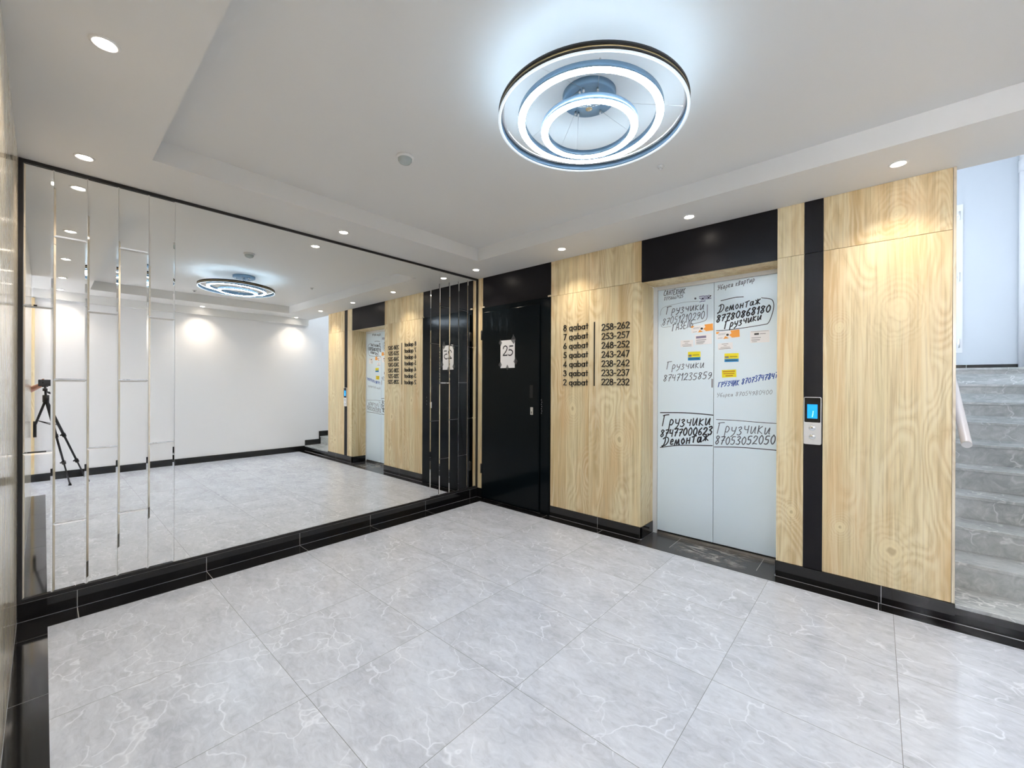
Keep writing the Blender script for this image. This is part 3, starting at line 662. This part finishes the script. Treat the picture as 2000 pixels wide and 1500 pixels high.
for (u, v) in ((2.380, 1.999), (2.424, 2.001), (2.438, 2.014)): ribbon(b, [(u, v), (u+.007, v+.001)], .008, DY, .0008)
mk('stamped_blot', b, 'ink', dl)
# cards stuck on the lift doors
def card(x0, x1_, z0, z1, base, label, extras, name='business_card', cat='card', tilt=.0):
    o = thing(name, ((x0+x1_)/2, DY, (z0+z1)/2), label, cat)
    def R(u0, u1, v0, v1, y0, y1, m, nm, poly=None):
        b = B()
        if poly: b.prism([(x0+(x1_-x0)*u, z0+(z1-z0)*v) for u, v in poly], 1, y0, y1)
        else: b.box(x0+(x1_-x0)*u0, x0+(x1_-x0)*u1, y0, y1, z0+(z1-z0)*v0, z0+(z1-z0)*v1)
        mk(nm, b, m, o)
    R(0, 1, 0, 1, DY-.0008, DY, base, 'card_stock')
    for e in extras:
        if e[0] == 'poly': R(0, 0, 0, 0, DY-.0013, DY-.0008, e[2], e[3], e[1])
        elif e[0] == 'text':
            b = B(); rr = random.Random(int(x0*1000)+len(extras))
            for (u0, u1, v, hh) in e[1]:
                u = u0
                while u < u1:
                    w_ = rr.uniform(.03, .07); ribbon(b, [(x0+(x1_-x0)*u, z0+(z1-z0)*v), (x0+(x1_-x0)*min(u+w_, u1), z0+(z1-z0)*v)], (z1-z0)*hh, DY-.0013, .0003); u += w_+.018
            mk('printed_text', b, e[2], o)
        else: R(*e[:4], DY-.0013, DY-.0008, e[4], e[5])
    o.rotation_euler.y = tilt
    return o
def orange_card(x0, x1_, z0, z1, label, tilt):
    card(x0, x1_, z0, z1, 'paper', label, [
        ('poly', [(.62, 1), (1, 1), (1, .05), (.68, .05), (.56, .42), (.66, .62)], 'orange', 'orange_block'),
        ('poly', [(.30, 0), (.40, .34), (.50, .10), (.54, 0)], 'orange', 'orange_triangle'),
        ('poly', [(.0, 1), (.0, .8), (.06, .72), (.16, 1)], 'orange', 'orange_corner'),
        ('poly', [(.49+.06*math.cos(a*PI/6), .48+.15*math.sin(a*PI/6)) for a in range(12)], 'darkp', 'round_emblem'),
        ('text', [(.10, .42, .72, .05), (.10, .38, .58, .05), (.08, .26, .14, .06)], 'greyp'),
        ], tilt=tilt)
orange_card(2.294, 2.462, 1.728, 1.786, 'white and orange card on the left lift door leaf', -.05)
orange_card(2.487, 2.654, 1.662, 1.722, 'white and orange card on the right lift door leaf', -.05)
card(2.322, 2.453, 1.626, 1.710, 'paper', 'white card with violet-grey header under the left orange card', [
    (.08, .68, .62, .84, 'violetp', 'header_block'), (.08, .68, .42, .49, 'greyp', 'grey_bar'), ('text', [(.10, .60, .30, .05), (.10, .56, .2, .05), (.10, .5, .1, .04)], 'greyp')], tilt=-.03)
card(2.207, 2.310, 1.613, 1.670, 'paper', 'small white card with three lines on the left lift door leaf', [('text', [(.25, .7, .8, .06), (.35, .6, .55, .06), (.15, .85, .3, .07), (.2, .85, .1, .06)], 'greyp')])
card(2.499, 2.606, 1.577, 1.628, 'paper', 'small white card under the orange card on the right lift door leaf', [('text', [(.28, .7, .84, .07), (.4, .6, .56, .06), (.2, .8, .32, .07), (.08, .85, .12, .09)], 'greyp')], tilt=-.03)
card(2.726, 2.853, 1.616, 1.706, 'paper', 'larger white card with black label at right of the right leaf', [
    (.22, .46, .66, .80, 'darkp', 'black_label'), ('text', [(.06, .95, .94, .03), (.52, .80, .73, .05), (.08, .55, .42, .05), (.08, .5, .24, .06), (.10, .35, .1, .04)], 'greyp')])
def yb_card(x0, x1_, z0, z1, label):
    card(x0, x1_, z0, z1, 'yellow', label, [(0, 1, 0, .36, 'bluep', 'blue_band'), (.04, .30, .44, .66, 'greyp', 'picture'), (.08, .28, .56, .64, 'paper', 'picture_roof'),
        ('text', [(.08, .9, .18, .07), (.4, .9, .6, .05)], 'darkp')], 'sticker', 'sticker')
yb_card(2.268, 2.367, 1.499, 1.570, 'yellow and blue sticker on the left lift door leaf')
yb_card(2.548, 2.648, 1.477, 1.544, 'yellow and blue sticker on the right lift door leaf')
card(2.530, 2.632, 1.356, 1.416, 'yellow', 'plain yellow sticker with red-brown lettering on the right lift leaf', [('text', [(.1, .9, .78, .10), (.12, .86, .5, .09), (.26, .76, .22, .10)], 'redp')], 'sticker', 'sticker', tilt=-.04)

# ---------------------------------------------------------------- call panel
M['plate'] = mat('brushed_silver_plate', (.82, .82, .83), .3, .55)
cp = thing('lift_call_panel', (3.138, 0, 1.07), 'silver lift call panel with lit blue screen on the black strip', 'call panel')
def rrect(x0, x1_, z0, z1, r, n=5):
    pts = []
    for cx, cz, a in ((x1_-r, z1-r, 0), (x0+r, z1-r, 90), (x0+r, z0+r, 180), (x1_-r, z0+r, 270)):
        pts += [(cx+r*math.cos(math.radians(a+90*k/n)), cz+r*math.sin(math.radians(a+90*k/n))) for k in range(n+1)]
    return pts
b = B(); b.prism(rrect(3.092, 3.185, .915, 1.221, .009), 1, -.014, 0); mk('housing', b, 'plate', cp)
b = B(); b.prism(rrect(3.096, 3.181, 1.058, 1.217, .006), 1, -.0150, -.0138); gl = mk('display_glass', b, 'black_tile', cp, label='glossy black display cover')
b = B(); b.box(3.111, 3.165, -.0156, -.0150, 1.083, 1.174); sc = mk('screen', b, 'screen', gl, label='lit blue screen')
b = B(); ribbon(b, [(3.138, 1.094), (3.141, 1.108), (3.143, 1.130)], .0045, -.0156, .0004); mk('digit', b, 'screen_mark', gl)
for z in (1.023, .967):
    bt = B(); RX = Matrix.Rotation(PI/2, 4, 'X')
    bt.lathe([(0, .0045), (.014, .0045), (.0165, .0025), (.0175, .0), (.0190, .0), (.0190, -.001)], (3.138, -.014, z), 32, mtx=RX); bo = mk('call_button', bt, 'chrome', cp)
    b = B(); sg = 1 if z > 1 else -1; b.prism([(3.132, z-.003*sg), (3.144, z-.003*sg), (3.138, z+.006*sg)], 1, -.0193, -.0184); mk('arrow', b, 'greyp', bo)

# ---------------------------------------------------------------- ceiling fittings
dn = [(.272, -.285, 'at the corner by the black door'), (1.344, -.258, 'above the floor directory'), (2.439, -.250, 'in front of the lift'), (3.534, -.245, 'in front of the widest oak panel'),
      (4.56, -.240, 'by the stairs and white wall, seen only in the mirror'), (.262, -1.728, 'at the middle of the mirror wall'), (.272, -3.166, 'in the corner beside the near wood wall'),
      (1.395, -3.166, 'largest and nearest, beside the near wood wall'), (2.52, -3.166, 'third from the mirror along the near wood wall, seen reflected'), (3.62, -3.166, 'by the corridor corner over the tripod, seen reflected'), (4.56, -3.166, 'at the corridor end of the white wall, seen reflected'), (4.56, -1.646, 'at the middle of the white wall, seen reflected')]
dl0 = thing('downlight', (0, 0, H), 'x', 'downlight', 'round recessed downlights around the ceiling border')
b = B(); b.lathe([(.030, .004), (.030, -.002), (.034, -.005), (.041, -.004), (.043, .0), (.043, .004)], (0, 0, H), 40); mk('trim_ring', b, 'plastic', dl0)
b = B(); b.lathe([(0, -.007), (.015, -.0065), (.024, -.004), (.030, .001)], (0, 0, H), 32); mk('lamp', b, 'lamp', dl0)
ld = bpy.data.lights.new('downlight_beam', 'SPOT'); ld.energy = P_DOWN; ld.color = (1., .86, .70); ld.spot_size = math.radians(112); ld.spot_blend = .9; ld.shadow_soft_size = .03
lo_ = bpy.data.objects.new('beam', ld); col.objects.link(lo_); lo_.parent = dl0; lo_.location = (0, 0, -.012)
for i, (x, y, t_) in enumerate(dn):
    o = dl0
    if i:
        o = dl0.copy(); col.objects.link(o)
        for ch in list(dl0.children):
            c2 = ch.copy(); col.objects.link(c2); c2.parent = o
    o.location = (x, y, H)
for o in col.objects:
    if o.type == 'EMPTY' and o.name.split('.')[0] == 'downlight':
        k = min(dn, key=lambda q_: (q_[0]-o.location.x)**2+(q_[1]-o.location.y)**2); o['label'] = 'round downlight '+k[2]
# chandelier
ch_ = thing('ring_chandelier', (2.48, -1.68, HT), 'three-ring ceiling light glowing cool white with chrome plate', 'chandelier')
b = B(); b.lathe([(0, -.030), (.114, -.030), (.120, -.026), (.120, 0), (0, 0)], (2.462, -1.660, HT), 64); mk('ceiling_plate', b, 'bluesteel', ch_)
def tiltm(ax, ay): return Matrix.Rotation(-math.atan(ax), 4, 'Y') @ Matrix.Rotation(math.atan(ay), 4, 'X')
rings = [(2.504, -1.718, 2.444, .404, -.016, -.020, 'outer'), (2.499, -1.722, 2.442, .311, .010, -.045, 'mid'), (2.494, -1.715, 2.408, .209, .006, -.026, 'inner')]
for (cx, cy, cz, r, ax, ay, nm) in rings:
    mm = tiltm(ax, ay)
    if nm == 'outer':
        b = B(); b.lathe([(r-.006, .0), (r, .0), (r, .011), (r-.006, .011)], (cx, cy, cz), 128, True, mtx=mm); b.lathe([(r-.006, .018), (r, .018), (r, .032), (r-.006, .032)], (cx, cy, cz), 128, True, mtx=mm)
        ro = mk('outer_ring', b, 'black_frame', ch_, label='thin black outer ring with a gold line')
        b = B(); b.lathe([(r-.007, .011), (r-.001, .011), (r-.001, .018), (r-.007, .018)], (cx, cy, cz), 128, True, mtx=mm); mk('gold_line', b, 'brass', ro)
        b = B(); b.lathe([(r-.0105, .002), (r-.0065, .002), (r-.0065, .030), (r-.0105, .030)], (cx, cy, cz), 128, True, mtx=mm); mk('inner_lining', b, 'bluesteel', ro)
        b = B(); b.lathe([(r-.0115, -.0022), (r+.0004, -.0022), (r+.0004, .0), (r-.0115, .0)], (cx, cy, cz), 128, True, mtx=mm); mk('bottom_diffuser', b, 'rim', ro)
        b = B(); b.lathe([(r-.022, .0305), (r-.012, .0305), (r-.012, .0335), (r-.022, .0335)], (cx, cy, cz), 128, True, mtx=mm); mk('led_strip', b, 'led_up', ro)
        b = B(); b.lathe([(r-.0235, .028), (r-.0105, .028), (r-.0105, .0305), (r-.0235, .0305)], (cx, cy, cz), 128, True, mtx=mm); mk('led_channel', b, 'plastic', ro)
    else:
        b = B(); b.lathe([(r-.0305, .0097), (r-.0302, .0097), (r-.0300, .012), (r-.0012, .012), (r-.0008, .0097), (r, .0097), (r, .036), (r-.0305, .036)], (cx, cy, cz-.006), 128, True, mtx=mm)
        ro = mk('light_ring', b, 'bluesteel', ch_)
        b = B(); b.lathe([(r-.030, .0098), (r-.027, .0075), (r-.004, .0075), (r-.001, .0098), (r-.001, .012), (r-.030, .012)], (cx, cy, cz-.006), 128, True, mtx=mm); mk('led_strip', b, 'led', ro)
    for k in range(3):
        a = 2*PI*k/3+{'outer': .5, 'mid': 1.2, 'inner': 2.4}[nm]
        q0 = Vector((cx, cy, cz))+mm @ Vector(((r-.012)*math.cos(a), (r-.012)*math.sin(a), .03)); q1 = Vector((2.462+.09*math.cos(a+.3), -1.66+.09*math.sin(a+.3), HT-.03))
        b = B(); b.tube([q0, q1], .0009, 6); b.tube([q0-Vector((0, 0, .004)), q0+Vector((0, 0, .012))], .004, 10); b.tube([q1, q1-Vector((0, 0, .014))], .005, 10); mk('cable', b, 'steel', ch_)
b = B(); b.tube([(2.462, -1.66, HT-.03), (2.462, -1.66, HT-.060)], .011, 20); b.tube([(2.462, -1.66, HT-.060), (2.462, -1.66, HT-.066)], .015, 20)
b.tube([(2.40, -1.70, HT-.032), (2.41, -1.70, HT-.05), (2.462, -1.66, HT-.055), (2.50, -1.63, HT-.045)], .003, 8); mk('cable_hub', b, 'chrome', ch_)
# smoke detector, small ceiling sensors
sd = thing('smoke_detector', (1.385, -1.915, HT), 'round clear-domed detector on the raised ceiling left of the chandelier', 'smoke detector')
b = B(); b.lathe([(0, 0), (.050, 0), (.050, -.010), (.045, -.014), (0, -.014)], (1.385, -1.915, HT), 40); mk('base', b, 'plastic', sd)
b = B(); b.lathe([(.040, -.014), (.039, -.026), (.030, -.038), (.015, -.044), (0, -.045)], (1.385, -1.915, HT), 40); mk('dome', b, 'clear', sd)
b = B(); b.lathe([(0, -.014), (.026, -.014), (.020, -.030), (0, -.032)], (1.385, -1.915, HT), 24); b.box(1.383, 1.387, -1.945, -1.885, HT-.034, HT-.014); mk('sensor_core', b, 'greyp', sd)
for (x, y, t_, r_) in ((2.465, -.835, 'small white button-like sensor on the ceiling beyond the chandelier', .020), (3.90, -1.88, 'small dark-ringed sensor on the raised ceiling near the white wall', .028)):
    s_ = thing('ceiling_sensor', (x, y, HT), t_, 'sensor')
    b = B(); b.lathe([(0, 0), (r_, 0), (r_, -.006), (r_*.7, -.012), (0, -.012)], (x, y, HT), 28); mk('base', b, 'plastic', s_)
    b = B(); b.lathe([(0, -.012), (r_*.5, -.012), (r_*.4, -.022), (0, -.024)], (x, y, HT), 24); mk('cap', b, 'plastic' if r_ < .025 else 'greyp', s_)

# ---------------------------------------------------------------- stair fittings
hr = thing('handrail', (3.83, .2, .9), 'stair handrail wrapped in white plastic film', 'handrail')
hx = 3.835; sl = RISE/RUN
p0 = Vector((hx, .17, .965)); p1 = Vector((hx, YL-.05, .965+(YL-.22)*sl))
b = B(); b.tube([p0, p1], .023, 20, cap=False); mk('film_sleeve', b, 'film', hr)
b = B(); b.tube([p0-Vector((0, .004, .002)), p0+Vector((0, .02, .0116))], .0215, 20); mk('end_cap', b, 'steel', hr)
for k in range(3):
    y = .45+k*.75; z = p0.z+(y-p0.y)*sl; b = B(); b.tube([(3.769, y, z-.06), (3.81, y, z-.06), (hx, y, z-.015)], .007, 10); mk('bracket', b, 'steel', hr)
pp = thing('heating_pipe', (4.625, YB-.05, ZL), 'white vertical riser pipe on the landing wall', 'pipe')
b = B(); b.tube([(4.625, YB-.045, ZL), (4.625, YB-.045, ZH)], .030, 20); mk('pipe_tube', b, 'pvc', pp)
b = B(); b.tube([(4.625, YB-.045, 3.62), (4.625, YB-.045, 3.74)], .036, 20); mk('coupling', b, 'pvc', pp)
b = B(); b.tube([(4.625, YB-.045, 3.68), (4.68, YB-.05, 3.80), (4.74, YB-.05, 3.85)], .014, 12); mk('branch', b, 'greyp', pp)

# ---------------------------------------------------------------- phone, tripod, person (seen in the mirror)
fh = Vector((fw.x, fw.y, 0)).normalized(); rh = Vector((rt0.x, rt0.y, 0))
pc = CAM - fh*.012 + rh*.030 - Vector((0, 0, .014))
ph = thing('smartphone', pc, 'dark smartphone held sideways on top of the tripod', 'phone')
rot = Matrix((( rh.x, fh.x, 0, pc.x), (rh.y, fh.y, 0, pc.y), (0, 0, 1, pc.z), (0, 0, 0, 1)))
t = bmesh.new(); bmesh.ops.create_cube(t, size=1)
for v in t.verts: v.co = (v.co.x*.150, v.co.y*.008, v.co.z*.072)
bmesh.ops.bevel(t, geom=t.edges[:], offset=.003, segments=3, affect='EDGES'); b = B(); b.add(t, rot); mk('body', b, 'black', ph)
t = bmesh.new(); bmesh.ops.create_cube(t, size=1)
for v in t.verts: v.co = (v.co.x*.140, v.co.y*.0006-.0043, v.co.z*.064)
b = B(); b.add(t, rot); mk('touchscreen', b, 'black_tile', ph)
for dz in (-.012, .014):
    c0 = CAM - fh*.0085 + Vector((0, 0, dz)) - rh*.0; b = B(); b.tube([c0-fh*.001, c0+fh*.0015], .006, 16); mk('lens', b, 'black_tile', ph)
tp = thing('tripod', (3.62, -3.2, 0), 'black folding tripod leaning by the near wood wall, seen in the mirror', 'tripod')
top = pc - Vector((0, 0, .040)); ap = Vector((3.505, -3.290, 1.10))
b = B(); b.tube([top, ap+Vector((0, 0, .03))], .010, 14); mk('column', b, 'black', tp)
b = B(); b.tube([top-rh*.03+Vector((0, 0, .001)), top+rh*.03+Vector((0, 0, .001))], .007, 12); b.tube([top-Vector((0, 0, .05)), top-Vector((0, 0, .02))], .019, 16); hd = mk('head', b, 'black', tp)
b = B(); b.tube([top-Vector((0, 0, .035)), top-Vector((0, 0, .075))+Vector((.14, .03, 0))], .006, 10); b.tube([top-Vector((0, 0, .068))+Vector((.115, .0246, 0)), top-Vector((0, 0, .080))+Vector((.19, .041, 0))], .011, 12); mk('pan_handle', b, 'black', hd)
b = B(); b.tube([ap-Vector((0, 0, .03)), ap+Vector((0, 0, .05))], .026, 18); mk('shoulder', b, 'black', tp)
feet = [Vector((3.690, -3.372, .80)), Vector((4.13, -3.085, .012)), Vector((4.24, -2.93, .012))]
for k, ft in enumerate(feet):
    d_ = ft-ap; b = B()
    if k == 0: b.tube([ap, ap+d_*.99], .011, 12); 
    else: b.tube([ap, ap+d_*.40], .0135, 12); b.tube([ap+d_*.40, ap+d_*.72], .0105, 12); b.tube([ap+d_*.72, ap+d_*.985], .0080, 12)
    lg = mk('leg', b, 'black', tp)
    if k:
        for q_ in (.40, .72):
            b = B(); b.tube([ap+d_*(q_-.015), ap+d_*(q_+.015)], .019, 12); b.tube([ap+d_*q_, ap+d_*q_+Vector((.0, -.032, 0))], .008, 10); mk('clamp', b, 'black', lg)
        b = B(); b.tube([ft+Vector((0, 0, .024)), ft-Vector((0, 0, .0105))], .009, 12, r1=.017); mk('rubber_foot', b, 'black', lg)
    else:
        b = B(); b.tube([ft+Vector((0, 0, .05)), ft-Vector((0, 0, .13))], .014, 12); mk('rubber_foot', b, 'black', lg)
b = B(); b.tube([ap+(feet[0]-ap)*.80, ap+(feet[1]-ap)*.28], .004, 8); b.tube([ap+(feet[0]-ap)*.80, ap+(feet[2]-ap)*.28], .004, 8); mk('spreader', b, 'black', tp)
# person standing round the corridor corner, only the forearm reaches past the wall end
def skin_body(name, chain, edges, m, parent, root=0, sub=2, mats=None):
    me = bpy.data.meshes.new(name); org = WL[parent.name] if parent else Vector((0, 0, 0))
    me.from_pydata([tuple(Vector(c[0])-org) for c in chain], edges, [])
    o = bpy.data.objects.new(name, me); col.objects.link(o); o.parent = parent; WL[o.name] = org
    me.materials.append(M[m])
    sk = o.modifiers.new('skin', 'SKIN'); sk.use_smooth_shade = True
    for i, c in enumerate(chain):
        me.skin_vertices[0].data[i].radius = (c[1], c[2] if len(c) > 2 else c[1])
    me.skin_vertices[0].data[root].use_root = True
    s_ = o.modifiers.new('sub', 'SUBSURF'); s_.levels = sub; s_.render_levels = sub
    return o
bx, by = 4.06, -3.82
pe = thing('person', (bx, by, 0), 'person in dark clothes standing behind the corridor corner steadying the phone', 'person')
hand = Vector((3.615, -3.312, 1.272)); elbow = Vector((3.95, -3.475, 1.16)); sho = Vector((4.00, -3.70, 1.42)); wr = hand+(elbow-hand).normalized()*.075
body = [((bx, by, .96), .15, .11), ((bx, by, 1.12), .14, .105), ((bx, by, 1.30), .155, .11), ((bx, by, 1.43), .11, .085), ((bx, by, 1.52), .052), ((bx-.01, by+.02, 1.60), .075, .08), ((bx-.015, by+.03, 1.68), .085, .095), ((bx-.01, by+.02, 1.755), .05),
        (sho, .055), (elbow, .042), (wr, .026), (hand, .030, .018),
        ((bx+.06, by-.19, 1.42), .055), ((bx+.08, by-.25, 1.15), .04), ((bx+.05, by-.22, .92), .028), ((bx+.03, by-.21, .84), .03, .018),
        ((bx+.01, by+.09, .90), .088), ((bx-.01, by+.10, .50), .058), ((bx+.01, by+.10, .10), .04), ((bx-.05, by+.10, .045), .036), ((bx-.13, by+.10, .034), .03),
        ((bx+.02, by-.10, .90), .088), ((bx+.02, by-.11, .50), .058), ((bx+.04, by-.11, .10), .04), ((bx-.02, by-.11, .045), .036), ((bx-.10, by-.11, .034), .03)]
ed = [(0, 1), (1, 2), (2, 3), (3, 4), (4, 5), (5, 6), (6, 7), (3, 8), (8, 9), (9, 10), (10, 11), (3, 12), (12, 13), (13, 14), (14, 15), (0, 16), (16, 17), (17, 18), (18, 19), (19, 20), (0, 21), (21, 22), (22, 23), (23, 24), (24, 25)]
bd = skin_body('body', body, ed, 'skin', pe)
fd = (hand-wr).normalized()
for k, (dz, ln, r_) in enumerate(((.026, .070, .0080), (.010, .078, .0085), (-.006, .074, .0082), (-.021, .058, .0072))):
    q0 = hand+Vector((0, 0, dz))-fd*.01; q1 = q0+fd*ln*.5+Vector((0, .006, 0)); q2 = q1+fd*ln*.38+Vector((0, .018, -.004))
    skin_body('finger', [(q0, r_), (q1, r_*.95), (q2, r_*.75)], [(0, 1), (1, 2)], 'skin', pe, 0, 1)
q0 = hand-fd*.045+Vector((0, .0, .018)); q1 = q0+fd*.035+Vector((0, -.004, .028)); q2 = q1+fd*.032+Vector((0, .002, .006))
skin_body('thumb', [(q0, .011), (q1, .010), (q2, .008)], [(0, 1), (1, 2)], 'skin', pe, 0, 1)
k = 1.12
shirt = [((bx, by, 1.0), .165, .128), ((bx, by, 1.12), .16, .125), ((bx, by, 1.30), .172, .128), ((bx, by, 1.43), .122, .10), ((bx, by, 1.475), .065), (sho, .066), (elbow*.55+sho*.45, .062), ((bx+.06, by-.19, 1.42), .066), ((bx+.075, by-.235, 1.22), .06)]
skin_body('shirt', shirt, [(0, 1), (1, 2), (2, 3), (3, 4), (3, 5), (5, 6), (3, 7), (7, 8)], 'cloth', pe)
tr = [((bx, by, .97), .165, .125), ((bx+.01, by+.09, .88), .098), ((bx-.01, by+.10, .50), .072), ((bx+.01, by+.10, .12), .062), ((bx+.02, by-.10, .88), .098), ((bx+.02, by-.11, .50), .072), ((bx+.04, by-.11, .12), .062)]
skin_body('trousers', tr, [(0, 1), (1, 2), (2, 3), (0, 4), (4, 5), (5, 6)], 'jeans', pe)
b = B(); t = bmesh.new(); bmesh.ops.create_uvsphere(t, u_segments=24, v_segments=16, radius=1)
for v in list(t.verts):
    v.co = (v.co.x*.098+.012, v.co.y*.094-.004, v.co.z*.10)
bmesh.ops.delete(t, geom=[v for v in t.verts if v.co.z < .005 and v.co.x < .02], context='VERTS'); b.add(t, Matrix.Translation((bx-.012, by+.025, 1.715))); mk('hair', b, 'hair', pe)
b = B(); b.tube([(bx-.094, by+.028, 1.675), (bx-.122, by+.030, 1.650)], .009, 10, r1=.014); mk('nose', b, 'skin', pe)
for s_ in (-1, 1):
    b = B(); b.lathe([(0, .010), (.008, .005), (.010, 0), (.008, -.005), (0, -.010)], (bx-.098, by+.03+s_*.032, 1.690), 14); mk('eye', b, 'darkp', pe)
    b = B(); b.lathe([(0, .028), (.010, .018), (.012, 0), (.008, -.018), (0, -.028)], (bx-.005, by+.025+s_*.092, 1.675), 14); mk('ear', b, 'skin', pe)
b = B(); b.tube([(bx-.098, by+.010, 1.622), (bx-.104, by+.030, 1.620), (bx-.098, by+.050, 1.622)], .006, 8); mk('mouth', b, 'redp', pe)
